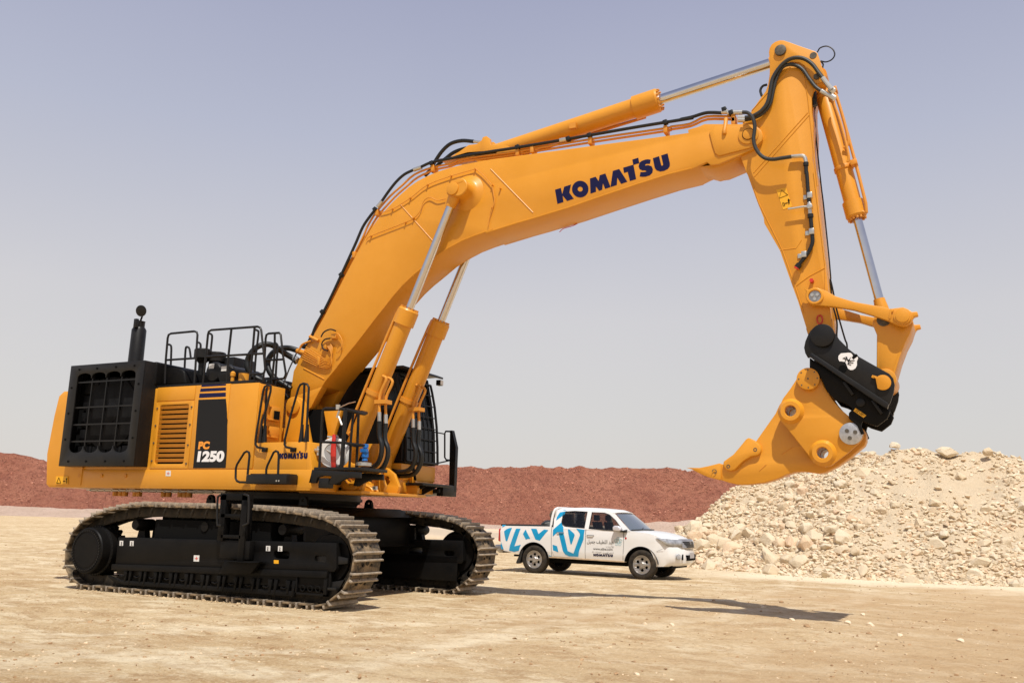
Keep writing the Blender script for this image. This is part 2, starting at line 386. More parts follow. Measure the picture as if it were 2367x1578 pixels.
# tip gusset plate, arm pivot pin
m = MB()
gp = q('A1', -BW-0.02, [(400,1010),(460,955),(600,948),(740,960),(840,950),(900,965),(938,1000),(955,1050),(945,1100),(905,1140),(840,1170),(500,1258),(462,1230),(430,1130)])
for sg in (-1, 1): m.prism(gp, sg*(BW-0.002), sg*(BW+0.025))
m.split('tip_plate', YEL, boom, bevel=0.012)
m = MB(); pc = q1('A1', -BW-0.05, 805, 1030)
for sg in (-1, 1):
    m.cyl((pc[0], sg*BW, pc[1]), (pc[0], sg*(BW+0.045), pc[1]), 0.158, n=36)
    m.cyl((pc[0], sg*BW, pc[1]), (pc[0], sg*(BW+0.062), pc[1]), 0.086, n=28)
m.split('pivot_boss', YEL, boom, bevel=0.006)
m = MB()
for sg in (-1,1): m.lathe((pc[0], sg*(BW+0.052), pc[1]), (0, sg, 0), [(0,0.088),(0,0.096)], n=36)
m.split('pin_gap', PIT, boom)
# fork underside housing near the tip
m = MB(); hp = q('A1', -0.30, [(300,1360),(430,1345),(850,1185)])+q('A1', 0.30, [(900,1290),(790,1425),(610,1500),(520,1525),(440,1505),(300,1520)])
m.prism(hp, -0.30, 0.30); m.build('fork_housing', YEL, boom, bevel=0.02)
m = MB(); e = q('A4', 0.37, [(1215,1215),(1290,1208),(1340,1218),(1380,1238)]); m.tube([(x, 0.37, z) for x, z in e], 0.007, n=5, smooth=4)
e = q('A4', 0.37, [(1225,1310),(1260,1280),(1330,1260),(1375,1240)]); m.tube([(x, 0.37, z) for x, z in e], 0.007, n=5, smooth=4)
m.build('loose_wire', RED, boom)

# ---- steel pipes and hose running up the boom
PY = -0.25
m = MB()
for dy, off in ((0, 0), (0.03, 1)):
    a = [('Z6',180,1500),('Z6',300,1290),('Z6',420,1040),('Z6',510,880),('Z6',565,770),('Z6',600,690),('Z6',660,595),('Z6',760,480),('Z6',850,400),('Z6',935,325),('Z6',1060,275),('Z6',1200,245)] if not off else \
        [('Z6',190,1510),('Z6',310,1300),('Z6',430,1050),('Z6',520,890),('Z6',580,775),('Z6',640,670),('Z6',690,600),('Z6',790,490),('Z6',880,410),('Z6',960,345),('Z6',1080,292),('Z6',1200,265)]
    b = [('A4',400,690),('A4',640,655),('A4',880,625),('A4',1500,520),('A4',2120,430)] if not off else [('A4',400,712),('A4',640,680),('A4',880,648),('A4',1500,548),('A4',2120,455)]
    c = [('A1',0,955),('A1',200,925),('A1',370,850),('A1',640,850)] if not off else [('A1',0,985),('A1',210,950),('A1',380,880),('A1',640,880)]
    pts = [(*q1(g, PY+dy, x, y),) for g, x, y in a+b+c]
    m.tube([(x, PY+dy, z) for x, z in pts], 0.020, n=8, smooth=3)
m.build('hydraulic_pipe', YEL2, boom)
m = MB()
for g, x, y in (('Z6',1075,280),('A4',875,635),('A4',1000,610),('A4',1490,535),('A4',2130,440),('A1',655,870),('Z6',670,600),('Z6',505,905),('A1',655,900)):
    a, b = q1(g, PY, x, y); m.box(a-0.032, a+0.032, PY-0.06, PY+0.12, b-0.075, b+0.05)
a, b = q1('A1', -0.30, 575, 900); a2, b2 = q1('A1', -0.38, 560, 1000)
m.tube([(a, -0.30, b+.05), (a, -0.36, b-0.1), (a2, -0.40, b2), (a2, -0.40, b2-0.06)], 0.035, n=8)
m.split('pipe_clamp', YEL2, boom, bevel=0.008)
m = MB(); HY = -0.30
hl = [('Z3',92,185)] if 0 else []
hp1 = [('Z6',185,1520),('Z6',215,1430),('Z6',270,1330),('Z6',340,1190),('Z6',400,1060),('Z6',460,930),('Z6',510,820),('Z6',560,705),('Z6',610,630),('Z6',650,580)]
hp2 = [('Z6',700,515),('Z6',745,450),('Z6',800,380),('Z6',860,325),('Z6',930,290)]
hp3 = [('Z6',985,268),('Z6',1075,232),('Z6',1300,190),('A4',600,633),('A4',870,592),('A4',1240,530),('A4',1500,485),('A4',1900,415),('A4',2352,342),('A1',100,880),('A1',220,855),('A1',350,815),('A1',430,808),('A1',530,812)]
for h in (hp1, hp2, hp3):
    m.tube([(lambda P: (P[0], HY, P[1]))(q1(g, HY, x, y)) for g, x, y in h], 0.027, n=10, smooth=4)
m.tube([(lambda P: (P[0], HY, P[1]))(q1(g, HY, x, y)) for g, x, y in [('Z6',185,1500),('Z6',150,1568),('Z2',1225,290)]], 0.028, n=8, smooth=4)
m.split('long_hose', HOSE, boom)
m = MB()
for g, x, y, d in (('Z6',650,578,1),('Z6',405,1052,1),('Z6',268,1320,1),('Z6',1060,243,0),('A4',870,590,0),('A4',1300,520,0),('A4',1480,490,0),('A4',2125,380,0),('A1',557,780,0),('Z2',1228,280,0),('A1',628,812,0)):
    a, b = q1(g, HY, x, y); m.obox((a, HY, b), Vector((.8,0,.6)) if d else Vector((1,0,.2)).normalized(), Vector((0,1,0)), (Vector((-.6,0,.8)) if d else Vector((-.2,0,1)).normalized()), 0.038, 0.042, 0.038)
m.split('hose_clamp', HOSE, boom, bevel=0.01)
m = MB()
for g, p0, p1 in (('Z6',(665,560),(700,518)),('Z6',(930,290),(985,272)),('A4',(1228,532),(1300,518)),('A1',(590,812),(650,810)),('A1',(650,808),(745,806)),('A1',(700,862),(775,862)),('A1',(700,885),(775,885)),('A1',(530,800),(590,800))):
    A = q1(g, HY-0.004, *p0); B = q1(g, HY-0.004, *p1); m.cyl((A[0], HY, A[1]), (B[0], HY, B[1]), 0.038, n=14)
m.split('hose_fitting', ZINC, boom)

# ---- hoses over the boom hump
m = MB()
for pts, Y in (([('Z6',1365,86),('Z6',1280,80),('Z6',1200,100),('Z6',1140,150),('Z6',1090,220),('Z6',1050,290),('Z6',1010,335)], 0.05), ([('Z6',1365,135),('Z6',1300,137),('Z6',1220,165),('Z6',1160,210),('Z6',1110,250),('Z6',1060,310)], 0.2)):
    m.tube([(lambda P: (P[0], Y, P[1]))(q1(g, Y, x, y)) for g, x, y in pts], 0.036, n=10, smooth=5)
m.split('arm_cylinder_hose', HOSE, boom)
m = MB()
A = q1('Z6', 0.05, 1365, 86); B = q1('Z6', 0.05, 1440, 92); m.tube([(A[0],0.05,A[1]),(B[0],0.05,B[1]),(B[0]+.05,0.05,B[1]-.09)], 0.03, n=10)
m.build('hose_fitting', ZINC, boom)
m = MB()
br = q('A4', 0, [(240,715),(330,705),(420,650),(490,600),(560,592),(600,560),(610,535),(640,525),(668,545),(675,600),(800,600),(900,650),(600,690)])
for sg in (-1, 1): m.prism(br, sg*0.10, sg*0.17)
br2 = q('A4', 0, [(240,720),(340,700),(480,660),(760,640),(700,690)]); m.prism(br2, -0.17, 0.17)
m.build('arm_cylinder_bracket', YEL, boom, bevel=0.01)

# ---- cylinders
def cyl3(P0, P1, frac, rb, rg, rr, gl, name, eyes=0.16, tip_eye=True, side=0.0, eyew=None):
    """barrel from P0 to frac, gland collar, chrome rod to P1; returns barrel object"""
    P0 = Vector(P0); P1 = Vector(P1); d = (P1-P0); L = d.length; d.normalize(); G = P0+d*(L*frac)
    ax = Vector((0,1,0)); m = MB()
    m.lathe(P0, d, [(0.05,0.0),(0.05,rb*0.75),(0.12,rb),((G-P0).length-gl, rb),((G-P0).length-gl, rg),((G-P0).length-0.03, rg),((G-P0).length, rg-0.02),((G-P0).length, 0.0)], n=36)
    m.cyl(P0-ax*(eyew or rb), P0+ax*(eyew or rb), eyes, n=24)
    o = m.build(name, YEL, EX)
    b = MB()
    perp = d.orthogonal().normalized(); pb = d.cross(perp)
    for i in range(14):
        t = 2*math.pi*i/14; c = G+(perp*math.cos(t)+pb*math.sin(t))*(rg-0.035); b.cyl(c, c+d*0.03, 0.018, n=8)
    b.split('bolt', YEL2, o)
    r = MB(); r.lathe(G, d, [(0, rr),((P1-G).length-0.30, rr)], n=32); r.build('rod', CHR, o)
    e = MB(); e.lathe(P1, -d, [(0.05,0.0),(0.05,rr*1.5),(0.17,rr*1.45),(0.27,rr*1.25),(0.31,rr*1.2),(0.31,rr)], n=24)
    e.cyl(P1-ax*(eyew or rb), P1+ax*(eyew or rb), eyes, n=24); e.build('rod_end', YEL, o, ang=40)
    return o
# boom cylinders
CY = 0.545
ra = Vector((bc[0], 0, bc[1])); lo = q('S', -CY, [(1039.5,481.8),(945.4,714.5),(826,1015)])
d0 = (Vector((lo[0][0],0,lo[0][1]))-Vector((lo[2][0],0,lo[2][1]))).normalized()
p_low = Vector((lo[2][0],0,lo[2][1]))-d0*0.50; top = Vector((lo[0][0],0,lo[0][1]))+d0*0.33; gl = Vector((lo[1][0],0,lo[1][1]))
for sg in (-1, 1):
    o = cyl3((p_low.x, sg*CY, p_low.z), (top.x, sg*CY, top.z), ((gl-p_low).length+0.0)/(top-p_low).length, 0.158, 0.188, 0.074, 0.30, 'boom_cylinder', eyes=0.145, eyew=0.11)
    t = MB(); s = sg
    for k, yy in ((0, -0.17), (1, 0.17)):
        side = Vector((-d0.z, 0, d0.x))                                   # upper-left of the barrel
        A0 = p_low+d0*0.60+side*0.15; A1 = p_low+d0*((gl-p_low).length-0.18)+side*0.15
        if k == 0: t.tube([(A0.x-side.x*.05, s*CY-0.10, A0.z-side.z*.05), (A0.x+d0.x*.1+side.x*.02, s*CY-0.12, A0.z+d0.z*.1+side.z*.02), (A1.x-side.x*.0, s*CY-0.10, A1.z), (A1.x-side.x*.06, s*CY-0.06, A1.z-side.z*.06)], 0.026, n=8, smooth=4)
    c = p_low+d0*1.38
    t.lathe((c.x, s*CY, c.z), d0, [(-0.04,0.158),(-0.04,0.178),(0.04,0.178),(0.04,0.158)], n=32)
    t.build('cylinder_tube', YEL2, o)
    # forked pair of tubes and hoses at the front of the barrel
    t = MB(); h = MB(); z = MB()
    sd = Vector((d0.z, 0, -d0.x))
    for k in (0, 1):
        yy = s*CY-0.14+0.09*k
        a0 = c+sd*(0.20+0.08*k)+d0*0.02
        t.tube([(c.x+sd.x*.1+d0.x*.35, yy, c.z+sd.z*.1+d0.z*.35), (a0.x+d0.x*.3, yy, a0.z+d0.z*.3), (a0.x, yy, a0.z), (a0.x+.01, yy, a0.z-0.32)], 0.027, n=8, smooth=4)
        z.cyl((a0.x+.01, yy, a0.z-0.30), (a0.x+.02, yy, a0.z-0.46), 0.036, n=12)
        b0 = Vector((a0.x+.02, yy, a0.z-0.46))
        h.tube([b0+Vector((v_[0], v_[1], v_[2]*0.88)) for v_ in ([(0,0,0),(0.02,0,-0.28),(0.08,0,-0.48),(0.06,0.01,-0.70),(-0.04,0.03,-0.86),(-0.26,0.06,-0.92),(-0.60,0.12,-0.88)] if k == 0 else [(0,0,0),(0.0,0,-0.30),(0.08,0,-0.52),(0.05,0.01,-0.74),(-0.09,0.03,-0.92),(-0.38,0.06,-0.96),(-0.80,0.14,-0.88)])], 0.044, n=12, smooth=6)
    t.box(a0.x-0.16, a0.x+0.08, s*CY-0.18, s*CY+0.02, a0.z-0.12, a0.z-0.05)
    t.build('cylinder_pipe', YEL2, o); z.split('hose_fitting', ZINC, o); h.split('cylinder_hose', HOSE, o)
# pin end plates on the near boom cylinder
m = MB()
for sg in (-1, 1):
    m.cyl((top.x, sg*(CY+0.1), top.z), (top.x, sg*(CY+0.16), top.z), 0.118, n=28)
    m.prism([(top.x-0.02,top.z+0.06),(top.x+0.20,top.z+0.10),(top.x+0.20,top.z+0.16),(top.x-0.02,top.z+0.14)], sg*(CY+0.10), sg*(CY+0.14))
m.split('pin_plate', YEL, boom, bevel=0.008)
# arm cylinder
A = q('S', 0, [(1764.3,152.5),(1524.6,233),(1150,354)])
v0 = Vector((A[2][0],0,A[2][1])); v1 = Vector((A[0][0],0,A[0][1])); dd = (v1-v0).normalized(); g = Vector((A[1][0],0,A[1][1])); e0 = v0-dd*0.25; e1 = v1+dd*0.42
o = cyl3(e0, e1, (g-e0).length/(e1-e0).length, 0.168, 0.203, 0.084, 0.44, 'arm_cylinder', eyes=0.16, eyew=0.14)
m = MB(); P = Vector(at('A4', 1340, 410, 1, -0.17)); m.box(P.x-0.06, P.x+0.06, -0.20, -0.14, P.z-0.05, P.z+0.05)
a0 = e0+dd*0.3; a1 = g-dd*0.3; m.tube([(a0.x,0.16,a0.z-.1),(a1.x,0.16,a1.z-.13)], 0.028, n=8); m.build('cylinder_pipe', YEL2, o)
# bucket cylinder
A = q('S', 0, [(1909.4,236),(1981,504),(2035.6,705)])
v0 = Vector((A[0][0],0,A[0][1])); g = Vector((A[1][0],0,A[1][1])); v1 = Vector((A[2][0],0,A[2][1])); dd = (v1-g).normalized(); e0 = v0-(g-v0).normalized()*0.42; e1 = v1+dd*0.22
e0 = g-dd*((g-e0).length)
o = cyl3(e0, e1, (g-e0).length/(e1-e0).length, 0.125, 0.152, 0.066, 0.26, 'bucket_cylinder', eyes=0.13, eyew=0.12)
m = MB(); sd = Vector((-dd.z, 0, dd.x)); sd = sd if sd.x > 0 else -sd
for k, (yy, r0, r1) in enumerate(((-0.14, 0.30, 0.55), (-0.10, 0.35, 0.98))):
    L = (g-e0).length
    s0 = e0+dd*0.35+sd*0.16; s1 = e0+dd*(L*r1-0.1)+sd*(0.17); s2 = e0+dd*(L*r1)+sd*0.08
    m.tube([s0, s0+dd*0.2, s1, s2] if 0 else [(p.x, yy, p.z) for p in (s0, s0+dd*0.3+sd*0.02, s1, s2)], 0.024, n=8, smooth=3)
for fr in (0.14, 0.66):
    c = e0+dd*((g-e0).length*fr); m.lathe(c, dd, [(-0.03,0.125),(-0.03,0.14),(0.03,0.14),(0.03,0.125)], n=28); c2 = c+sd*0.16; m.obox((c2.x, -0.1, c2.z), dd, Vector((0,1,0)), sd, 0.04, 0.07, 0.05)
m.build('cylinder_pipe', YEL2, o, bevel=0.003)

# ---- arm
AW = 0.315
arm_out = (q('A1', -AW, [(1028,400),(1030,290),(1020,190),(1028,145),(1050,108),(1085,82),(1130,66),(1170,66),(1230,85),(1330,122),(1500,180),(1524,200),(1545,260),(1575,370),(1598,420),(1604,465),(1580,492),(1535,512),(1500,542),(1474,590),(1460,650),(1462,800),(1475,900)])
  + q('A2', -AW, [(735,-120),(765,0),(800,400),(835,750),(865,950),(890,1160),(915,1420)]) + q('A3', -AW, [(1195,120),(1200,260)]) + q('A3', -AW, [(1000,250),(985,200)])
  + q('A2', -AW, [(690,1520),(600,1230),(545,1080),(425,740),(275,480),(270,430),(195,240),(110,0)]) + q('A1', -AW, [(790,1440),(735,1290),(720,1100),(750,900),(825,815),(870,750),(940,650),(985,590),(1010,520)]))
hole = circ(*q1('A1', -AW, 1478, 217), 0.045, 14)
m = MB(); m.prism(arm_out, -AW, AW); arm = m.build('arm', YEL, EX, bevel=0.012)
# raised rim plates of the arm head and a see-through lifting eye
m = MB()
head = q('A1', -AW, [(1028,400),(1030,290),(1020,190),(1028,145),(1050,108),(1085,82),(1130,66),(1170,66),(1230,85),(1330,122),(1500,180),(1524,200),(1545,260),(1575,370),(1598,420),(1604,465),(1580,492),(1535,512),(1480,520),(1420,420),(1390,330),(1330,295),(1250,290),(1190,320),(1110,400),(1020,540)])
for sg in (-1, 1): m.prism(head, sg*(AW-0.002), sg*(AW+0.02))
m.split('head_plate', YEL, arm, bevel=0.008)
m = MB(); c = q1('A1', -AW-0.02, 1140, 170)
for sg in (-1, 1): m.cyl((c[0], sg*AW, c[1]), (c[0], sg*(AW+0.06), c[1]), 0.088, n=32)
c2 = q1('A1', -AW-0.02, 1515, 440)
for sg in (-1, 1): m.cyl((c2[0], sg*AW, c2[1]), (c2[0], sg*(AW+0.05), c2[1]), 0.047, n=24)
m.split('pin', DSTEEL, arm, bevel=0.006)
m = MB(); c = q1('A1', -AW-0.022, 1478, 217); m.cyl((c[0], -AW-0.026, c[1]), (c[0], -AW-0.018, c[1]), 0.052, n=24); m.build('lifting_eye', DSTEEL, arm)
# seams, lip along the edges
m = MB()
for g, pts in (('A1', [(1420,810),(860,1430)]), ('A1', [(1440,830),(870,1470)]), ('A1', [(1240,340),(840,790)]), ('A1', [(1380,430),(1420,640),(1470,1100),(1520,1568)]), ('A2', [(745,0),(855,880),(855,1120)]), ('A2', [(140,30),(225,290),(450,740),(570,1080),(650,1330)]), ('A2', [(570,1080),(700,985),(850,905)])):
    m.tube([(a, -AW-0.001, b) for a, b in q(g, -AW-0.001, pts)], 0.008, n=6)
m.split('weld_seam', YEL, arm)
m = MB()
pl = q('A2', -AW-0.01, [(425,740),(580,722),(640,650),(630,440),(690,440),(700,700),(640,830),(600,970),(545,1080)])
m.tube([(a, -AW, b) for a, b in q('A2', -AW, [(425,735),(580,715),(630,640)])], 0.007, n=5); m.build('reinforcement_edge', YEL, arm)
# decal
m = MB(); dq = q('A2', -AW-0.005, [(388,160),(482,138),(543,320),(455,348)]); m.prism(dq, -AW-0.005, -AW+0.001); dcl = m.build('warning_decal', DEC, arm)
m = MB()
def tri_mark(m, g, Y, pts, r=0.004, closed=True): m.tube([(a, Y, b) for a, b in q(g, Y, pts)], r, n=5, closed=closed)
tri_mark(m, 'A2', -AW-0.008, [(440,162),(500,208),(418,240)]); tri_mark(m, 'A2', -AW-0.008, [(450,283),(463,283),(470,312),(455,315)], 0.004)
tri_mark(m, 'A2', -AW-0.008, [(472,290),(498,284)], 0.006, False); tri_mark(m, 'A2', -AW-0.008, [(505,248),(512,292)], 0.009, False); tri_mark(m, 'A2', -AW-0.008, [(500,262),(522,258)], 0.006, False)
m.build('symbol', PIT, dcl)
# side hose and ball valve
m = MB(); AY = -AW-0.06
def tubeq(m, Y, pts, r, n=10, sm=5):
    m.tube([(lambda P: (P[0], Y, P[1]))(q1(g, Y, x, y)) for g, x, y in pts], r, n=n, smooth=sm)
tubeq(m, AY, [('A1',1402,1325),('A1',1405,1440),('A2',680,0),('A2',693,180),('A2',703,280)], 0.029)
tubeq(m, AY, [('A2',715,395),('A2',724,500),('A2',733,600),('A2',735,660),('A2',715,720),('A2',680,780),('A2',640,830),('A2',600,880)], 0.029)
tubeq(m, AY, [('A1',1402,1325),('A1',1402,1360)], 0.04); tubeq(m, AY, [('A2',715,392),('A2',716,425)], 0.043); tubeq(m, AY, [('A2',612,870),('A2',585,902)], 0.046)
m.split('side_hose', HOSE, arm)
m = MB()
tubeq(m, AY, [('A2',703,280),('A2',712,395)], 0.03); tubeq(m, AY-0.03, [('A2',690,322),('A2',640,322),('A2',560,335),('A2',500,343)], 0.016)
for x, y in ((710,215),(728,560),(655,778)):
    a, b = q1('A2', AY, x, y); m.obox((a, AY, b), Vector((1,0,0)), Vector((0,1,0)), Vector((0,0,1)), 0.036, 0.038, 0.045); m.box(a-0.10, a-0.036, -AW-0.02, -AW+0.01, b-0.035, b+0.035)
P = q1('A2', AY, 710, 325); m.cyl((P[0], AY-0.06, P[1]), (P[0], AY+0.04, P[1]), 0.042, n=12)
m.split('ball_valve', ZINC, arm, bevel=0.006)
m = MB(); tubeq(m, AY, [('A1',1245,1265),('A1',1320,1258),('A1',1370,1258),('A1',1393,1280),('A1',1402,1325)], 0.03); m.build('hose_elbow', ZINC, arm)
m = MB(); tubeq(m, AY-0.02, [('A2',585,902),('A2',578,912)], 0.04); m.build('red_cap', RED, arm)
m = MB(); tubeq(m, -0.5, [('A1',745,806),('A1',800,812),('A1',850,860),('A1',872,940),('A1',868,1010),('A1',860,1080),('A1',875,1160),('A1',920,1235),('A1',980,1280),('A1',1060,1292),('A1',1150,1280),('A1',1250,1265)], 0.029); m.build('valve_hose', CORR, boom)
# two wrapped hoses over the arm head and fittings on the bucket cylinder
m = MB()
tubeq(m, -0.40, [('A1',770,862),('A1',850,845),('A1',940,790),('A1',1005,700),('A1',1035,560),('A1',1060,450),('A1',1130,340),('A1',1210,268),('A1',1300,240),('A1',1390,255),('A1',1470,310),('A1',1530,390),('A1',1580,455)], 0.030)
tubeq(m, -0.36, [('A1',770,885),('A1',850,868),('A1',950,820),('A1',1030,720),('A1',1060,600),('A1',1090,470),('A1',1150,350),('A1',1220,312),('A1',1300,320),('A1',1370,365),('A1',1430,450),('A1',1500,540),('A1',1570,590)], 0.028)
m.split('wrapped_hose', CORR, EX)
m = MB()
tubeq(m, -0.40, [('A1',1575,450),('A1',1630,520),('A1',1670,570)], 0.036); tubeq(m, -0.36, [('A1',1560,585),('A1',1620,620),('A1',1690,655)], 0.036)
tubeq(m, -0.36, [('A1',1650,560),('A1',1690,590)], 0.05, sm=0); tubeq(m, -0.36, [('A1',1665,640),('A1',1700,665)], 0.045, sm=0)
m.split('hose_fitting', ZINC, EX)
m = MB(); tubeq(m, -0.25, [('A1',1690,660),('A1',1695,720),('A1',1750,880),('A1',1805,1080),('A1',1845,1260),('A1',1835,1320)], 0.02, n=8); m.build('steel_pipe', YEL2, EX)
# thin black cables of the arm
m = MB()
tubeq(m, 0, [('A1',1520,185),('A1',1550,140),('A1',1620,122),('A1',1680,155),('A1',1700,210),('A1',1670,260),('A1',1610,285),('A1',1555,275)], 0.011, n=6)
tubeq(m, 0, [('A1',1555,275),('A1',1580,310),('A1',1575,350),('A1',1600,390),('A1',1600,430)], 0.013, n=6)
tubeq(m, 0, [('A1',1000,520),('A1',955,535),('A1',930,580),('A1',945,640)], 0.02, n=6)
tubeq(m, 0.0, [('A1',1520,700),('A1',1490,800),('A1',1500,960),('A1',1510,1100),('A1',1560,1568),('A2',840,300),('A2',890,780),('A2',910,1010)], 0.011, n=6)
tubeq(m, 0.0, [('A2',905,1010),('A2',915,1160),('A2',935,1280),('A2',968,1420),('A2',965,1560),('A3',1235,265)], 0.013, n=6)
tubeq(m, 0.0, [('A2',905,1010),('A2',930,1120),('A2',965,1300),('A2',1040,1568),('A3',1315,330),('A3',1318,400)], 0.013, n=6)
tubeq(m, -0.2, [('A1',1478,600),('A1',1482,680),('A1',1490,740)], 0.05, n=8)
m.split('black_cable', HOSE, arm)
m = MB()
for x, y, r in ((728,1027,0.028),): a, b = q1('A2', -AW-0.05, x, y); m.cyl((a, -AW, b), (a, -AW-0.09, b), r, n=16)
m.build('red_plug', RED, arm)
m = MB(); rg = q('A2', -AW-0.02, [(780,1375),(795,1358),(815,1358),(828,1380),(828,1415),(812,1435),(795,1435),(780,1410)]); m.tube([(a, -AW-0.02, b) for a, b in rg], 0.010, n=8, closed=True, smooth=3); m.build('red_ring', RED, arm)

# ---- linkage
LY = 0.43
lk = q('A2', -LY, [(860,1125),(960,1180),(1140,1235),(1400,1280),(1480,1300),(1600,1285),(1650,1305),(1685,1330),(1735,1325),(1747,1365),(1705,1378),(1692,1400),(1672,1435),(1640,1460),(1600,1468),(1540,1455),(1460,1415),(1300,1360),(1130,1310),(940,1280),(800,1268),(735,1265),(700,1240),(678,1200),(672,1165),(680,1130),(655,1105),(690,1118),(740,1105),(790,1100)])
for sg in (-1, 1):
    m = MB(); m.prism(lk, sg*(LY-0.045), sg*(LY+0.045)); ln = m.build('tilt_link', YEL, EX, bevel=0.01)
    m = MB(); c = q1('A2', -LY-0.05, 757, 1175); m.lathe((c[0], sg*(LY+0.044), c[1]), (0, sg, 0), [(0,0.125),(0.02,0.125),(0.03,0.115),(0.03,0.088),(0.0,0.088)], n=36)
    c3 = q1('A2', -LY-0.05, 1595, 1368); m.cyl((c3[0], sg*(LY+0.04), c3[1]), (c3[0], sg*(LY+0.075), c3[1]), 0.112, n=32); m.cyl((c3[0], sg*(LY+0.04), c3[1]), (c3[0], sg*(LY+0.09), c3[1]), 0.088, n=32)
    m.split('boss_ring', YEL, ln, bevel=0.004)
    m = MB(); m.cyl((c[0], sg*LY, c[1]), (c[0], sg*(LY+0.05), c[1]), 0.082, n=28); p = m.build('pin', STEEL, ln)
    m = MB()
    for k in range(3): t = k*2.094+0.5; m.cyl((c[0]+0.042*math.cos(t), sg*(LY+0.05), c[1]+0.042*math.sin(t)), (c[0]+0.042*math.cos(t), sg*(LY+0.07), c[1]+0.042*math.sin(t)), 0.024, n=10)
    m.split('bolt', ZINC, p)
m = MB(); m.prism(q('A2', -LY-0.06, [(1478,1292),(1512,1298),(1505,1325),(1488,1322),(1480,1390),(1462,1385)]), -LY-0.06, -LY-0.04); m.build('keeper_plate', YEL, EX, bevel=0.003)
hl = q('A3', -0.30, [(1525,140),(1600,120),(1700,110),(1800,105),(1850,140),(1850,175),(1826,250),(1785,330),(1740,450),(1690,625),(1640,700),(1580,690),(1556,560),(1558,260),(1525,180)])
m = MB(); m.prism(hl, -0.34, 0.34); crk = m.build('bucket_link', YEL, EX, bevel=0.02)
m = MB(); c = q1('A2', -0.36, 1412, 1398); m.cyl((c[0], -0.35, c[1]), (c[0], 0.35, c[1]), 0.09, n=24); m.cyl((c[0], -0.37, c[1]), (c[0], 0.37, c[1]), 0.06, n=24); m.build('pin', DSTEEL, crk)
m = MB(); m.cyl(at('A3', 1622, 612, 1, -0.36), at('A3', 1622, 612, 1, -0.36)+Vector((0,0.72,0)), 0.145, n=32); m.build('link_boss', YEL, crk, bevel=0.01)

# ---- quick hitch
HW = 0.50
h1 = q('A3', -HW, [(1000,262),(1020,225),(1055,195),(1110,182),(1160,190),(1200,218),(1232,260),(1255,295),(1330,370),(1400,425),(1500,482),(1600,538),(1655,568),(1688,605),(1700,660),(1692,720),(1665,800),(1645,835),(1035,430),(1000,440),(980,405),(970,360),(980,310)])
m = MB()
m.prism(h1, -HW, -(HW-0.06)); hitch = m.build('quick_hitch', BLK, EX, bevel=0.006)
m = MB(); m.prism(h1, HW, HW-0.06); m.build('hitch_plate', BLK, hitch, bevel=0.006)
m = MB()
fl = q('A3', -HW-0.05, [(1010,428),(1030,402),(1080,432),(1640,800),(1652,815),(1640,852),(1600,830)])
for sg in (-1, 1): m.prism(fl, sg*(HW-0.06), sg*(HW+0.07))
m.split('side_flange', BLK, hitch, bevel=0.008)
h2 = q('A3', -0.40, [(1015,440),(1640,850),(1665,870),(1640,930),(1560,992),(1470,965),(1440,950),(1430,988),(1455,1050),(1430,1060),(1400,990),(1330,930),(1330,885),(1362,852),(1330,825),(1270,797),(1215,780),(1150,700),(1110,610),(1070,560),(1015,520)])
m = MB()
for sg in (-1, 1): m.prism(h2, sg*0.40, sg*0.33)
mid = q('A3', -0.2, [(1060,460),(1640,800),(1690,660),(1600,900),(1480,940),(1250,760),(1120,640)])
m.prism(q('A3', 0, [(1080,440),(1300,420),(1660,640),(1620,860),(1500,900),(1250,740),(1130,620)]), -0.34, 0.34)
m.build('hitch_body', BLK2, hitch, bevel=0.01)
m = MB(); r_ = q('A3', 0.45, [(1715,690),(1700,660),(1665,870),(1675,885),(1620,960),(1560,995)]);
h3 = q('A3', 0.42, [(1690,640),(1712,665),(1716,700),(1685,815),(1668,860),(1678,886),(1622,958),(1560,1000),(1440,960),(1450,800)]); m.prism(h3, 0.40, 0.48); m.build('far_plate', BLK, hitch, bevel=0.006)
m = MB()
for x, y in ((1330,690),(1560,840)):
    a, b = q1('A3', -0.42, x, y); m.obox((a, -0.43, b), Vector((.5,0,-.86)), Vector((0,1,0)), Vector((.86,0,.5)), 0.11, 0.04, 0.02)
a, b = q1('A3', -0.42, 1425, 802); m.cyl((a, -0.38, b), (a, -0.43, b), 0.06, n=20)
m.split('gusset', BLK, hitch, bevel=0.004)
m = MB(); a, b = q1('A3', -HW-0.03, 1118, 262); m.cyl((a, -HW+0.02, b), (a, -HW-0.05, b), 0.165, n=40)
a2, b2 = q1('A3', -HW-0.03, 1118, 262); m.build('pin_cover', BLK, hitch, bevel=0.008)
m = MB(); a, b = q1('A3', -HW-0.002, 1283, 530); m.cyl((a, -HW+.01, b), (a, -HW-0.004, b), 0.055, n=24)
m.obox((*q1('A3', -HW, 1380, 432)[:1], -HW-0.004, q1('A3', -HW, 1380, 432)[1]), Vector((.8,0,.6)), Vector((0,1,0)), Vector((-.6,0,.8)), 0.04, 0.004, 0.02)
m.build('access_hole', PIT, hitch)
oz = q('A3', -HW-0.006, [(1248,425),(1268,405),(1330,400),(1345,402),(1358,412),(1362,425),(1382,440),(1400,430),(1406,445),(1396,470),(1397,500),(1385,525),(1365,538),(1345,540),(1325,528),(1315,505),(1310,488),(1300,475),(1275,470),(1256,470),(1246,450)])
m = MB(); m.prism(oz, -HW-0.006, -HW+0.001); em = m.build('emblem', WHT, hitch)
m = MB()
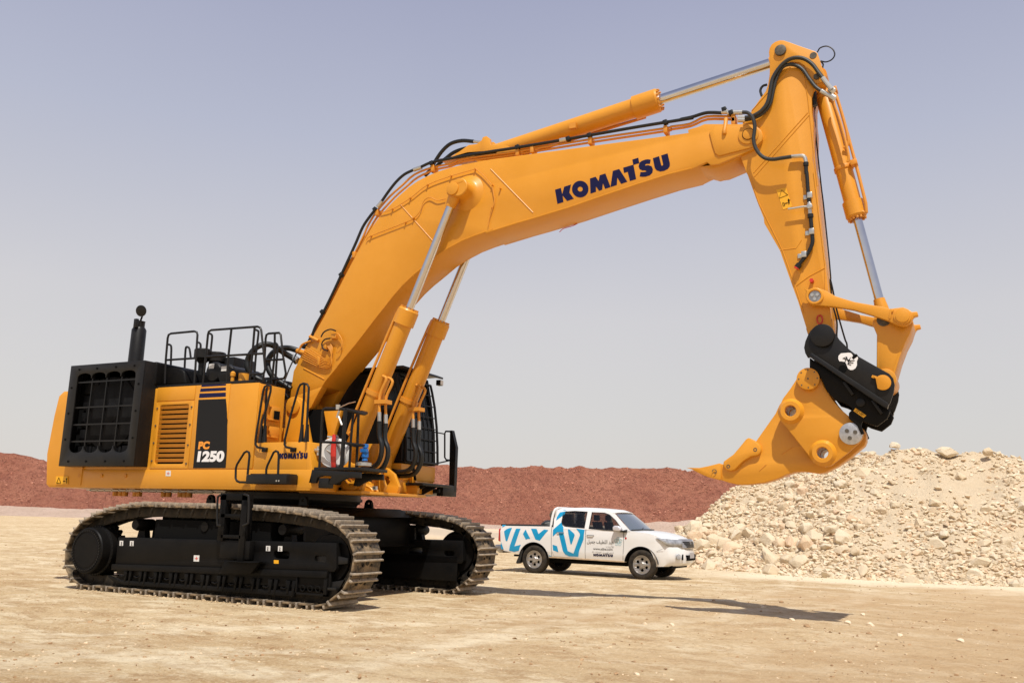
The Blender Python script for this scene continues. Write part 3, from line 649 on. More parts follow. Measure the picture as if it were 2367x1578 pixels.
for ln_ in ([(1283,447),(1312,432),(1300,480)], [(1290,446),(1345,465)], [(1312,432),(1326,470)], [(1326,470),(1345,438),(1330,475),(1322,492)], [(1345,465),(1378,462)], [(1345,465),(1338,480),(1368,482)], [(1338,480),(1325,492),(1350,500)]):
    m.tube([(a, -HW-0.008, b) for a, b in q('A3', -HW-0.008, ln_)], 0.0055, n=5)
m.build('emblem_letters', PIT, em)
m = MB(); dq = q('A3', -0.405, [(1385,845),(1472,905),(1450,925),(1368,868)]); m.prism(dq, -0.406, -0.40); lab = m.build('warning_label', DEC, hitch)
m = MB()
for x0, y0, x1, y1 in ((1392,858,1420,876),(1385,868,1405,882),(1430,885,1455,903),(1415,885,1440,905)): m.tube([(a, -0.409, b) for a, b in q('A3', -0.409, [(x0,y0),(x1,y1)])], 0.003, n=5)
m.build('label_print', PIT, lab)
m = MB(); a, b = q1('A3', -HW-0.03, 1605, 640); pts = [(a+0.145*math.cos(t), b+0.145*math.sin(t)) for t in [R_(110)-i*R_(250)/20 for i in range(21)]]
pts = [(a+0.105*math.cos(t), b+0.105*math.sin(t)) for t in [R_(140-i*13) for i in range(22)]] + q('A3', -HW-0.03, [(1548,610),(1512,600),(1520,580),(1560,592)])
m.prism(pts, -HW-0.04, -HW+0.005); m.build('pin_keeper', YEL, hitch, bevel=0.004)

# ---- ripper
RW = 0.335
rp = q('A3', -RW, [(925,590),(940,565),(970,542),(1005,532),(1045,540),(1080,565),(1105,605),(1130,670),(1200,780),(1260,850),(1330,910),(1420,985),(1440,1015),(1448,1050),(1445,1085),(1420,1120),(1320,1210),(1240,1270),(1190,1308),(1140,1320),(1080,1305),(1040,1270),(1000,1215),(900,1090),(820,990),(785,955),(768,905),(765,850),(800,770),(860,690)])
h_a = circ(*q1('A3', -RW, 860, 868), 0.079, 24); h_b = circ(*q1('A3', -RW, 1118, 1205), 0.079, 24)
m = MB()
m.prism(rp, -RW, -(RW-0.07), [h_a, h_b]); rip = m.build('ripper', YEL, EX, bevel=0.005)
m = MB(); m.prism(rp, RW, RW-0.07, [h_a, h_b]); m.build('ripper_plate', YEL, rip, bevel=0.005)
m = MB()
for x, y in ((860,868),(1118,1205)):
    a, b = q1('A3', -RW-0.06, x, y)
    for sg in (-1, 1): m.lathe((a, sg*RW, b), (0, sg, 0), [(-0.30,0.078),(0.055,0.078),(0.065,0.086),(0.065,0.138),(0.045,0.150),(0.0,0.185)], n=40)
m.split('bush', YEL, rip)
m = MB(); a, b = q1('A3', -RW-0.05, 1005, 612)
for sg in (-1, 1): m.cyl((a, sg*RW, b), (a, sg*(RW+0.085), b), 0.158, n=44)
pn = m.split('pin_disc', YEL, rip, bevel=0.006)[0]
m = MB()
for k in range(8): t = k*math.pi/4; m.cyl((a+0.128*math.cos(t), -RW-0.083, b+0.128*math.sin(t)), (a+0.128*math.cos(t), -RW-0.088, b+0.128*math.sin(t)), 0.011, n=8)
m.cyl((a, -RW-0.083, b), (a, -RW-0.088, b), 0.013, n=8); m.build('bolt_hole', DSTEEL, pn)
m = MB(); a, b = q1('A3', -RW-0.04, 1347, 1052)
for sg in (-1, 1): m.cyl((a, sg*RW, b), (a, sg*(RW+0.05), b), 0.153, n=44)
pn = m.split('steel_disc', mat('ground_steel', (0.50,0.50,0.50), 0.42, metal=0.85, n=0.2, nscale=20), rip, bevel=0.006)[0]
m = MB()
for dx, dy in ((-0.048,0.040),(0.060,0.020),(-0.016,-0.060)): m.cyl((a+dx, -RW-0.048, b+dy), (a+dx, -RW-0.058, b+dy), 0.028, n=16)
m.split('disc_bolt', DSTEEL, pn)
SK = 0.13
shank = q('A3', -SK, [(925,610),(760,845),(740,890),(655,1010),(585,1110),(500,1180),(430,1250),(350,1290),(290,1300),(288,1420),(360,1445),(430,1461),(520,1460),(650,1446),(760,1412),(830,1378),(900,1359),(960,1355),(1030,1362),(1080,1371),(1140,1362),(1240,1312),(1340,1242),(1455,1145),(1470,1110),(1470,1060),(1440,1010),(1400,975),(1250,870),(1120,680)])
m = MB(); m.prism(shank, -SK, SK, [circ(*q1('A3', -SK, 860, 868), 0.085, 20), circ(*q1('A3', -SK, 1118, 1205), 0.085, 20)]); m.build('shank', YEL, rip, bevel=0.012)
m = MB()
for x0, y0, x1, y1 in ((610,1350,665,1300),(790,1218,880,1160)): m.tube([(a, -SK-0.001, b) for a, b in q('A3', -SK-0.001, [(x0,y0),(x1,y1)])], 0.007, n=5)
m.split('weld_seam', YEL2, rip)
guard = q('A3', -0.19, [(318,1277),(330,1268),(400,1218),(450,1160),(500,1098),(520,1083),(535,1088),(585,1118),(615,1145),(626,1180),(618,1208),(595,1225),(540,1236),(480,1272),(410,1342),(375,1352),(340,1345),(322,1315)])
m = MB(); m.prism(guard, -0.19, 0.19); gd = m.build('shin_guard', YEL, rip, bevel=0.02)
m = MB()
for x, y in ((577,1180),(360,1315)):
    a, b = q1('A3', -0.192, x, y); m.lathe((a, -0.189, b), (0,-1,0), [(0.003,0.016),(0.004,0.016),(0.004,0.028),(0.0,0.028)], n=18)
m.split('pin_hole', DSTEEL, gd)
tooth = q('A3', -0.15, [(8,1322),(120,1325),(190,1312),(290,1289),(302,1300),(300,1420),(288,1425),(190,1400),(110,1365),(55,1335)])
m = MB(); m.prism(tooth, -0.15, 0.15)
tx0, tx1 = tooth[0][0], tooth[5][0]
m.v = [(x, y*(0.45+0.55*max(0, min(1, (x-tx0)/(tx1-tx0)))), z) for x, y, z in m.v]
th = m.build('ripper_tooth', YEL, rip, bevel=0.008)
m = MB(); a, b = q1('A3', -0.15, 248, 1357); m.lathe((a, -0.15, b), (0,-1,0), [(0.0,0.026),(0.006,0.026),(0.006,0.036),(0,0.036)], n=16, a0=0.6, a1=5.6); m.build('tooth_pin', DSTEEL, th)
# ================================================================== crawler tracks
TY = -1.95
path = [(-2.35,0.0),(-1.2,0.0),(0.0,0.0),(1.2,0.0),(2.4,0.0),(2.68,0.03),(2.92,0.17),(3.10,0.34),(3.20,0.56),(3.24,0.78),(3.18,1.00),(3.02,1.20),(2.75,1.36),(2.40,1.45),(1.95,1.50),(1.30,1.54),(0.3,1.555),(-0.7,1.555),(-1.5,1.555),(-2.05,1.49),(-2.50,1.39),(-2.85,1.26),(-3.08,1.10),(-3.22,0.90),(-3.29,0.66),(-3.27,0.42),(-3.14,0.20),(-2.92,0.06),(-2.65,0.0)]
P = catmull([Vector((x, 0, z)) for x, z in path], 16, True)
cum = [0.0]
for i in range(len(P)): cum.append(cum[-1]+(P[(i+1) % len(P)]-P[i]).length)
LT = cum[-1]; NS = 45; PIT_ = LT/NS
def on_path(s_):
    s_ %= LT
    lo_, hi_ = 0, len(P)
    while hi_-lo_ > 1:
        md = (lo_+hi_)//2
        if cum[md] <= s_: lo_ = md
        else: hi_ = md
    a, b = P[lo_], P[(lo_+1) % len(P)]; t = (s_-cum[lo_])/max(1e-6, cum[lo_+1]-cum[lo_]); return a.lerp(b, t)
m = MB(); hp = PIT_/2
m.box(-hp+0.012, hp-0.035, -0.35, 0.35, -0.085, -0.055)                       # plate
prof = [(-hp-0.010,-0.085),(-hp+0.012,-0.115),(-hp+0.03,-0.085),(-hp+0.028,0.0),(-hp+0.0,0.0)]
gz = MB()
gz.prism([(-hp+0.000,-0.09),(-hp+0.042,-0.09),(-hp+0.034,0.0),(-hp+0.008,0.0)], -0.360, 0.360)
gz.prism([(-hp+0.198,-0.06),(-hp+0.242,-0.06),(-hp+0.233,0.0),(-hp+0.207,0.0)], -0.350, 0.350)
grz = gz.build('grouser', WORN, None, bevel=0.006)
for yy in (-0.34, 0.30): m.box(hp-0.08, hp-0.0, yy, yy+0.04, -0.06, -0.045)
shoe = m.build('track_shoe', SHOE, None, bevel=0.005)
m = MB()
for yy in (-0.11, 0.11): m.cyl((-0.02, yy, -0.056), (-0.02, yy, -0.035), 0.022, n=6); m.cyl((0.06, yy, -0.056), (0.06, yy, -0.035), 0.022, n=6)
m.cyl((0.02, 0, -0.055), (0.02, 0, -0.048), 0.045, n=14)
bolts = m.build('bolt', LINK, shoe)
m = MB()
for yy in (-0.16, 0.10):
    m.prism([(-hp-0.02,-0.235),(-hp+0.03,-0.255),(hp-0.02,-0.255),(hp+0.03,-0.235),(hp+0.03,-0.12),(hp-0.03,-0.086),(-hp+0.03,-0.086),(-hp-0.02,-0.13)], yy, yy+0.06)
m.cyl((hp, -0.17, -0.18), (hp, 0.17, -0.18), 0.035, n=12)
link = m.build('track_link', LINK, shoe, bevel=0.004)
# frame (a little inside the shoes)
m = MB(); FY0, FY1 = TY-0.30, TY+0.30
fr = [(-1.97,0.95),(2.80,1.01),(2.82,0.60),(2.68,0.46),(2.68,0.22),(2.08,0.19),(2.0,0.30),(-1.98,0.22),(-2.05,0.45)]
m.prism([(-1.97,0.93),(2.80,1.00),(2.83,0.62),(2.79,0.57),(-1.97,0.46)], FY0, FY1, [fillet(rect2((1.58,0.72),(1.90,0.84)), 0.06), fillet(rect2((2.40,0.70),(2.62,0.80)), 0.05)])
tf = m.build('track_frame', BLK2, EX, bevel=0.012)
m = MB()
m.box(-1.94, 2.72, FY0+0.02, FY0+0.10, 0.30, 0.565)                            # guard behind lip
m.box(-1.90,2.70,FY1-0.03,FY1+0.0,0.24,0.70)
m.prism([(-2.02,0.47),(2.68,0.575),(2.68,0.475),(-2.02,0.37)], FY0-0.035, FY0+0.03)
for i in range(11):
    x = -1.72+i*0.36; m.prism([(x,0.40),(x+0.09,0.40),(x+0.065,0.20),(x+0.03,0.20)], FY0-0.02, FY0+0.04); m.prism([(x+0.13,0.40),(x+0.20,0.40),(x+0.155,0.16),(x+0.125,0.16)], FY0-0.015, FY0+0.04)
    m.tube([(x-0.09, FY0-0.02, 0.29), (x-0.02, FY0-0.02, 0.27), (x+0.03, FY0-0.02, 0.29)], 0.016, n=6)
m.prism([(-1.80,0.205),(2.05,0.245),(2.05,0.165),(-1.70,0.135),(-1.95,0.17),(-2.1,0.24),(-2.12,0.27)], FY0-0.01, FY0+0.05)
m.box(2.08, 2.68, FY0-0.02, FY0+0.04, 0.20, 0.235); m.box(2.08, 2.11, FY0-0.02, FY0+0.05, 0.2, 0.48); m.box(2.62, 2.68, FY0-0.02, FY0+0.05, 0.2, 0.48)
for i in range(3): m.lathe((2.22+i*0.15, FY0-0.005, 0.30), (0,-1,0), [(0,0.035),(0.02,0.035),(0.02,0.05),(0,0.05)], n=14)
m.build('roller_guard', BLK2, tf, bevel=0.006)
m = MB()
m.box(-1.9, 2.7, TY-0.12, TY+0.12, 0.22, 0.5); m.box(-1.2, 1.4, TY-0.2, TY+0.28, 0.95, 1.26)
m.build('frame_core', PIT, tf)
rol = []
m = MB(); m.lathe((0,0,0), (0,1,0), [(-0.27,0.0),(-0.27,0.09),(-0.17,0.10),(-0.17,0.14),(-0.14,0.14),(-0.14,0.12),(0.14,0.12),(0.14,0.14),(0.17,0.14),(0.17,0.10),(0.27,0.09),(0.27,0)], n=24)
r0 = m.build('track_roller', LINK, tf); r0.location = (-1.70, TY, 0.40)
for i in range(1, 9):
    c = r0.copy(); scene.collection.objects.link(c); c.parent = tf; c.location = (-1.70+i*0.53, TY, 0.40)
m = MB(); m.lathe((0,0,0), (0,1,0), [(-0.22,0.0),(-0.22,0.08),(-0.15,0.105),(0.15,0.105),(0.22,0.08),(0.22,0)], n=28); m.prism([(-0.07,-0.26),(0.07,-0.26),(0.05,0.05),(-0.05,0.05)], 0.24, 0.30); m.prism([(-0.12,-0.30),(0.12,-0.30),(0.06,-0.05),(-0.06,-0.05)], -0.06, 0.06)
c0 = m.build('carrier_roller', BLK2, tf); c0.location = (-1.68, TY, 1.155)
for x in (-0.03, 1.65):
    c = c0.copy(); scene.collection.objects.link(c); c.parent = tf; c.location = (x, TY, 1.165)
# sprocket with final drive cover, idler
SX, SZ = -2.60, 0.68
m = MB(); k = 22; pts = []
for i in range(k):
    t = 2*math.pi*i/k
    for dt, r in ((-0.10,0.40),(-0.05,0.47),(0.05,0.47),(0.10,0.40)): pts.append((SX+r*math.cos(t+dt), SZ+r*math.sin(t+dt)))
m.prism(pts, TY-0.05, TY+0.05); sp = m.build('sprocket', BLK2, tf)
m = MB(); m.lathe((SX, TY, SZ), (0,-1,0), [(0.05,0.44),(0.22,0.44),(0.24,0.405),(0.40,0.40),(0.42,0.385),(0.42,0.30),(0.425,0.29),(0.425,0.0)], n=48); dc = m.build('final_drive_cover', BLK2, sp, ang=25)
m = MB()
for i in range(44): t = 2*math.pi*i/44; m.cyl((SX+0.345*math.cos(t), TY-0.415, SZ+0.345*math.sin(t)), (SX+0.345*math.cos(t), TY-0.44, SZ+0.345*math.sin(t)), 0.014, n=6)
for i in range(40): t = 2*math.pi*i/40; m.cyl((SX+0.42*math.cos(t), TY-0.215, SZ+0.42*math.sin(t)), (SX+0.42*math.cos(t), TY-0.235, SZ+0.42*math.sin(t)), 0.014, n=6)
m.build('cover_bolts', BLK, dc)
m = MB(); m.lathe((2.60, TY, 0.76), (0,-1,0), [(-0.17,0.0),(-0.17,0.36),(-0.12,0.38),(-0.12,0.42),(-0.10,0.42),(0.10,0.42),(0.12,0.42),(0.12,0.38),(0.17,0.36),(0.17,0.0)], n=48)
m.lathe((2.60, TY, 0.76), (0,-1,0), [(0.17,0.14),(0.24,0.12),(0.24,0)], n=24); m.build('idler_wheel', BLK2, tf)
m = MB(); m.prism([(2.30,0.62),(3.0,0.70),(3.0,0.78),(2.30,0.86)], TY-0.26, TY-0.20); m.box(2.7, 2.86, TY-0.32, TY-0.24, 0.30, 0.34); m.prism([(2.62,0.40),(2.95,0.46),(2.80,0.22),(2.62,0.2)], TY-0.25, TY-0.2); m.build('idler_yoke', BLK, tf, bevel=0.006)
for i in range(NS):
    s0_ = (i+0.30)*PIT_; c = on_path(s0_); t = (on_path(s0_+hp*0.9)-on_path(s0_-hp*0.9)).normalized(); nrm = Vector((t.z, 0, -t.x)); yv = nrm.cross(t)
    M4 = Matrix(((t.x, yv.x, nrm.x, c.x), (t.y, yv.y, nrm.y, TY), (t.z, yv.z, nrm.z, c.z), (0,0,0,1)))
    if i == 0: o = shoe; o.parent = tf
    else: o = shoe.copy(); scene.collection.objects.link(o); o.parent = tf
    o.matrix_local = M4
    if i:
        pass
# bolts and links ride with their shoe; one mesh per shoe keeps two levels below the machine
for ch in (bolts, link): pass
tfm = [o for o in tf.children if o.name.startswith('track_shoe')]
bmj = bmesh.new()
for src_, mi in ((shoe, 0), (bolts, 1), (link, 1), (grz, 2)):
    t_ = bmesh.new(); t_.from_mesh(src_.data)
    for f_ in t_.faces: f_.material_index = mi
    me_ = bpy.data.meshes.new('tmp'); t_.to_mesh(me_); t_.free(); bmj.from_mesh(me_); bpy.data.meshes.remove(me_)
newme = bpy.data.meshes.new('track_shoe'); bmj.to_mesh(newme); bmj.free(); newme.materials.append(SHOE); newme.materials.append(LINK); newme.materials.append(WORN)
newme.polygons.foreach_set('use_smooth', [True]*len(newme.polygons)); newme.set_sharp_from_angle(angle=R_(35))
for o in tfm: o.data = newme
for o in (bolts, link, grz): bpy.data.objects.remove(o)
far = copy_tree(tf, EX); far.scale = (1, -1, 1)
tag(far, 'far crawler track frame, mostly in shade behind the near one'); tag(tf, 'near crawler track frame with white stickers')
# stickers on the near frame
def sticker(nm, g, Y, pts, m_, parent, marks=(), mm=PIT, r=0.005, th=0.003):
    m = MB(); m.prism(q(g, Y, pts), Y, Y+th); o = m.build(nm, m_, parent)
    if marks:
        m = MB()
        for mk in marks: m.tube([(a, Y-0.001, b) for a, b in q(g, Y-0.001, mk)], r, n=5)
        m.build('print', mm, o)
    return o
SYY = FY0-0.004
for x0, y0, x1, y1, a in ((635,522,668,570,0),(732,524,766,572,1),(2007,570,2047,620,2),(2120,572,2160,622,3)):
    sticker('tie_down_sticker', 'Z4', SYY, [(x0,y0),(x1,y0+1),(x1-2,y1),(x0-2,y1-1)], WPL, tf, [[(x0+14,y0+12),(x0+20,y0+18)], [(x0+20,y0+18),(x0+14,y0+34)], [(x0+12,y0+38),(x0+22,y0+38)]], r=0.006)
sticker('centre_mark_sticker', 'Z4', SYY, [(1330,658),(1382,660),(1378,718),(1327,716)], WPL, tf, [[(1340,688),(1370,689)], [(1356,672),(1354,704)]], RED)
sticker('orange_sticker', 'Z4', SYY, [(2080,703),(2124,705),(2124,738),(2080,736)], DEC, tf)
# access ladder on the near track
m = MB(); LYY = -2.42
for a, b in (((1590,90),(1580,510)), ((1790,90),(1785,700))):
    A = q1('Z4', LYY, *a); B = q1('Z4', LYY, *b); m.box(min(A[0],B[0])-0.01, min(A[0],B[0])+0.11, LYY-0.0, LYY+0.14, B[1]-0.02, A[1])
A = q1('Z4', LYY, 1580, 90); B = q1('Z4', LYY, 1800, 145)
m.box(A[0], B[0]+0.08, LYY, LYY+0.14, B[1], A[1]+0.02)
for z_ in (270, 465): A = q1('Z4', LYY, 1585, z_); B = q1('Z4', LYY, 1765, z_+40); m.box(A[0], B[0], LYY, LYY+0.16, B[1], A[1])
A = q1('Z4', LYY, 1570, 515); B = q1('Z4', LYY, 1830, 700); m.box(A[0], B[0], LYY+0.03, LYY+0.14, B[1], A[1])
A = q1('Z4', LYY-0.12, 1560, 705); B = q1('Z4', LYY-0.12, 1890, 722); m.box(A[0], B[0], LYY-0.16, LYY+0.16, B[1]-0.01, A[1]-0.01)
C = q1('Z4', LYY, 1855, 830); D = q1('Z4', LYY, 1560, 830); m.prism([(A[0],A[1]-0.01),(B[0],B[1]),(C[0],C[1]),(D[0],D[1])], LYY+0.02, LYY+0.10)
lad = m.build('access_ladder', BLK2, EX, bevel=0.01)
m = MB()
for pts in ([(1590,95),(1565,105),(1552,140),(1550,360),(1565,378),(1590,380)], [(1800,90),(1830,98),(1846,130),(1842,340),(1830,365),(1790,382)]):
    tubeq(m, LYY-0.06, [('Z4', x, y) for x, y in pts], 0.018, sm=3)
m.split('grab_rail', BLK, lad)
# ---- car body and slewing ring
m = MB(); m.box(-1.6, 1.6, -1.65, 1.65, 0.85, 1.40); m.prism([(-1.5,1.40),(1.75,1.40),(1.35,1.56),(-1.2,1.56)], -1.65, 1.65); m.cyl((0,0,1.5),(0,0,1.60), 1.2, n=64)
cb = m.build('car_body', BLK2, EX, bevel=0.015)
m = MB()
for x, y in ((1.04,1.0),(-1.1,-1.0),(1.0,-0.9),(-1.05,1.0)): m.prism([(x-0.11,1.5),(x+0.11,1.5),(x+0.08,1.66),(x+0.05,1.71),(x,1.73),(x-0.05,1.71),(x-0.08,1.66)], y-0.03, y+0.03, [circ(x,1.655,0.028,12)])
m.split('lifting_lug', BLK, cb)
m = MB(); m.lathe((0,0,0), (0,0,1), [(1.58,1.20),(1.62,1.22),(1.62,1.25),(1.67,1.27),(1.67,1.30),(1.72,1.30),(1.72,1.27),(1.78,1.27),(1.81,1.2)], n=96); sr = m.build('slewing_ring', BLK, cb)

# ================================================================== upper structure
U = EX
SYD = -1.75
# main revolving frame: bottom plate and skirt
m = MB()
m.box(-3.95, 1.80, -1.745, 1.745, 1.80, 1.90)
m.box(-4.05, 1.82, -1.75, -1.0, 1.83, 2.145)
m.box(-4.05, 1.20, 1.0, 1.75, 1.83, 2.10)
m.box(-3.9, 1.4, -1.1, 1.1, 1.85, 2.35)
fb = m.build('revolving_frame', YEL, U, bevel=0.012)
m = MB()
nose = [(1.20,1.80),(2.30,1.76),(2.48,1.78),(2.48,1.88),(2.30,2.02),(1.95,2.32),(1.40,2.42)]
for yy in (-0.86, -0.22, 0.22, 0.86): m.prism([(1.0,1.80),(2.22,1.80),(2.26,1.95),(2.14,2.18),(1.90,2.34),(1.0,2.42)], yy-0.04, yy+0.04, [circ(1.98,2.06,0.085,16)])
m.box(1.0, 2.34, -1.05, 1.0, 1.78, 1.83); m.box(1.75, 1.80, -1.05, 1.05, 1.83, 2.20)
m.lathe((2.02,-0.90,2.06),(0,-1,0),[(0,0.24),(0.05,0.24),(0.06,0.22),(0.06,0.13),(0.0,0.13)],n=36)
for yy in (-0.7,-0.55): m.tube([(1.80,yy,2.1),(2.0,yy,1.98),(2.25,yy,1.90),(2.32,yy,1.83)],0.025,n=6,smooth=3)
m.build('front_bracket', YEL, fb, bevel=0.012)
m = MB()
for x in (-3.25,-3.10,-2.98, -2.70,-2.60, -1.95,-1.82, -1.52,-1.40,-1.30): m.cyl((x,-1.35,1.80),(x,-1.35,1.66),0.055,n=12)
m.split('mount_bolt', YEL2, fb)
m = MB(); m.box(-3.9,-0.6,-1.5,-1.44,1.755,1.775); m.box(-3.9,-0.6,-1.05,-1.0,1.755,1.775)
for i in range(16): m.box(-3.8+i*0.2,-3.77+i*0.2,-1.5,-1.3,1.74,1.79)
m.build('under_pipe', WPL, fb)
# counterweight
def plan(z):
    k = 0.0 if z < 2.5 else (z-2.5)/1.25; x_r = -4.93+0.0*k+0.12*max(0, (2.1-z)/0.3); pts = []
    for i in range(17):
        t = -1+2*i/16; y = 1.76*t; x = x_r+0.10*abs(t)**2.2
        if abs(t) > 0.93: x += 0.0
        pts.append((x, y))
    return pts
m = MB(); zs = [1.80,1.86,2.45,3.20,3.60,3.70]; vs = []; n = 17+2
for i, z in enumerate(zs):
    ins = 0.03 if i in (0,) else (0.05 if i == len(zs)-1 else 0.0)
    kx = 0.0 if z <= 2.45 else 0.15*((z-2.45)/1.2)**1.6
    pl_ = [(x+ins+kx, y*(1-ins*0.5)) for x, y in plan(z)]
    vs += [(x, y, z) for x, y in pl_]+[(-3.75,1.76*(1-ins*.5),z),(-3.75,-1.76*(1-ins*.5),z)]
fs = []
for i in range(len(zs)-1):
    for j in range(n): k = (j+1) % n; fs.append((i*n+j, i*n+k, (i+1)*n+k, (i+1)*n+j))
fs += [tuple(range(n)), tuple(range(len(zs)*n-1, (len(zs)-1)*n-1, -1))]
m.add(vs, fs); cw = m.build('counterweight', YEL, U)
st = sticker('warning_decal', 'Z1', -1.775, [(98,1343),(190,1343),(190,1405),(96,1405)], DEC, cw, [[(104,1396),(121,1354),(137,1396),(104,1396)], [(155,1382),(172,1382)], [(182,1358),(182,1398)], [(176,1364),(188,1362)]], r=0.008, th=0.012)
# engine house sides
lv0 = rect2((-1.845,2.24),(-1.10,3.335))
m = MB(); m.prism(rect2((-4.0,2.10),(0.50,3.655)), -1.735, -1.66, [lv0]); m.box(-4.0, 0.50, -1.659, -1.09, 2.10, 3.65); m.box(-4.0, -0.55, -1.088, 1.735, 2.10, 3.652); hs = m.build('engine_house', YEL, U, bevel=0.012)
def panel(nm, g, pts, m_, Y=-1.75, th=0.02, holes=(), parent=hs, bev=0.004):
    m = MB(); m.prism(q(g, Y, pts), Y, Y+th, [q(g, Y, h) for h in holes]); return m.build(nm, m_, parent, bevel=bev)
lo_z = 2.155; ep = lambda x0, x1, z0, z1: rect2((x0+0.006, z0+0.006), (x1-0.006, z1-0.006))
m = MB(); m.prism(ep(-1.95,-0.98,3.40,3.67), -1.75, -1.73); m.build('upper_panel', YEL, hs, bevel=0.004)
lv = fillet(rect2((-1.84,2.245),(-1.105,3.33)), 0.05)
m = MB(); m.prism(ep(-1.95,-0.98,lo_z,3.395), -1.75, -1.72, [lv]); lp = m.build('louver_door', YEL, hs, bevel=0.004)
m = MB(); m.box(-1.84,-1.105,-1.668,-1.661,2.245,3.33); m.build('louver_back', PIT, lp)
m = MB()
for i in range(12):
    z = 2.29+i*0.0885; m.obox((-1.472, -1.727, z+0.022), Vector((1,0,0)), Vector((0,-0.40,0.916)), Vector((0,0.916,0.40)), 0.366, 0.029, 0.004)
m.build('louver_slats', YEL2, lp)
m = MB()
for x, z in ((-1.90,3.27),(-1.90,2.95),(-1.90,2.63),(-1.90,2.30),(-1.03,3.27),(-1.03,2.95),(-1.03,2.58),(-1.03,2.25)): m.cyl((x,-1.75,z),(x,-1.765,z),0.017,n=10)
m.split('door_bolt', DSTEEL, lp)
m = MB(); m.prism(ep(-0.98,-0.14,lo_z,3.67), -1.75, -1.72); pd = m.build('name_panel', YEL, hs, bevel=0.004)
m = MB(); m.prism(ep(-0.14,0.53,lo_z,3.66), -1.75, -1.72); m.build('front_panel', YEL, hs, bevel=0.006)
for pts in ([(197,70),(615,52),(612,78),(186,102)], [(178,132),(612,112),(612,163),(165,187)], [(158,218),(611,199),(610,270),(147,292)]):
    m = MB(); m.prism(q('B2', -1.753, pts), -1.753, -1.74); m.build('navy_stripe', NAVY, pd)
m = MB(); m.prism(q('B2', -1.753, [(140,325),(612,307),(624,420),(633,560),(636,850),(630,1200),(608,1502),(45,1506),(78,1150),(112,700)]), -1.753, -1.74); sp_ = m.build('black_panel', STRIPE, pd)
A = q('B2', -1.755, [(130,1182),(325,1178),(130,1045)]); fit(text('PC', 0.2, ORL, (A[0][0], -1.754, A[0][1]), (1,0,0), (0,0,1), 'lettering', sp_, bold=0.012, shear=0.05), A)
A = q('B2', -1.755, [(112,1398),(576,1392),(112,1210)]); fit(text('1250', 0.29, WHT, (A[0][0], -1.754, A[0][1]), (1,0,0), (0,0,1), 'lettering', sp_, bold=0.016, shear=0.04), A)
# front face of the house box and inner niche
m = MB(); m.box(0.42, 0.54, -1.73, -1.08, 2.12, 3.64); fb2 = m.build('front_wall', YEL, hs, bevel=0.01)
m = MB()
for z0, z1 in ((3.02,3.30),(2.72,2.95),(2.45,2.66)): m.box(0.54, 0.60, -1.62, -1.25, z0, z0+0.03); m.box(0.54, 0.60, -1.62, -1.58, z0, z1); m.box(0.54, 0.58, -1.45, -1.2, z0, z1-.03)
m.box(0.54,0.56,-1.68,-1.12,2.30,2.40); m.prism([(0.54,3.60),(0.54,3.45),(0.70,3.62)], -1.70, -1.60)
m.split('tank_step', YEL2, fb2, bevel=0.006)
m = MB(); m.box(0.602,0.606,-1.40,-1.25,3.05,3.2); m.build('step_opening', PIT, fb2)
# front side tool box with name
m = MB(); m.box(0.545, 1.69, -1.745, -1.15, 2.10, 2.605); m.prism([(1.68,2.605),(1.70,2.60),(1.83,2.14),(1.83,2.0),(1.68,2.0)], -1.745, -1.15); tb = m.build('tool_box', YEL, U, bevel=0.012)
A = q1('Z2', -1.75, 1030, 1183); A9 = q1('Z2', -1.75, 1255, 1183); mxx = max(a for l in LOGN for a, b in l[0]); m = logo_flat((A[0], -1.744, A[1]), (1,0,0), (0,0,1), 0.090, 0.006, sx=(A9[0]-A[0])/(mxx*0.090)); m.build('lettering', NAVY, tb)
sticker('centre_mark_sticker', 'Z2', -1.7535, [(116,1278),(156,1279),(154,1324),(114,1323)], WPL, fb, [[(124,1301),(146,1302)], [(135,1288),(134,1314)]], RED)
m = MB()
for x in (-3.82,-3.20,-2.55): m.cyl((x,-1.75,2.03),(x,-1.765,2.03),0.035,n=12)
m.split('round_plug', YEL2, fb)
# deck and engine hoods
m = MB(); m.box(-3.9, 0.36, -1.715, -1.12, 3.66, 3.715); m.box(-3.9, -0.6, -1.12, 1.7, 3.66, 3.714); dk = m.build('roof_deck', BLK, U, bevel=0.006)
m = MB(); m.prism([(-2.05,3.70),(-2.05,4.16),(-1.60,4.06),(-1.46,3.98),(-1.38,3.72)], -1.62, -0.4); m.prism([(-3.9,3.7),(-3.9,4.16),(-2.0,4.16),(-2.0,3.7)], -1.8, 1.2); m.build('engine_hood', BLK2, dk, bevel=0.05, seg=3)
m = MB(); m.box(-1.42,-0.95,-0.9,-0.3,3.7,4.35); m.box(-1.35,-0.2,-0.7,0.4,3.7,3.95); m.build('engine_cover', BLK, dk, bevel=0.03)
# radiator guard
m = MB(); RY = -2.05
opening = []
X0, X1, Z0, Z1_ = -3.84, -2.22, 2.44, 3.97; w_ = (X1-X0)/4
for i in range(4): opening += [(X0+w_*i+w_*0.5-math.cos(t)*w_*0.48, Z1_-0.11+math.copysign(abs(math.sin(t))**0.6,1)*0.11) for t in [math.pi*k/10 for k in range(11)]]
for i in range(3,-1,-1): opening += [(X0+w_*i+w_*0.5+math.cos(t)*w_*0.48, Z0+0.13-abs(math.sin(t))**0.7*0.13) for t in [math.pi*k/10 for k in range(11)]]
m.prism(rect2((-4.06,2.19),(-2.02,4.14)), RY, RY+0.03, [opening])
m.box(-4.06,-4.03,RY+0.03,-1.5,2.19,4.14); m.box(-2.05,-2.02,RY+0.03,-1.5,2.19,4.14); m.box(-4.03,-2.05,RY+0.03,-1.5,4.11,4.14); m.box(-4.03,-2.05,RY+0.03,-1.74,2.19,2.22)
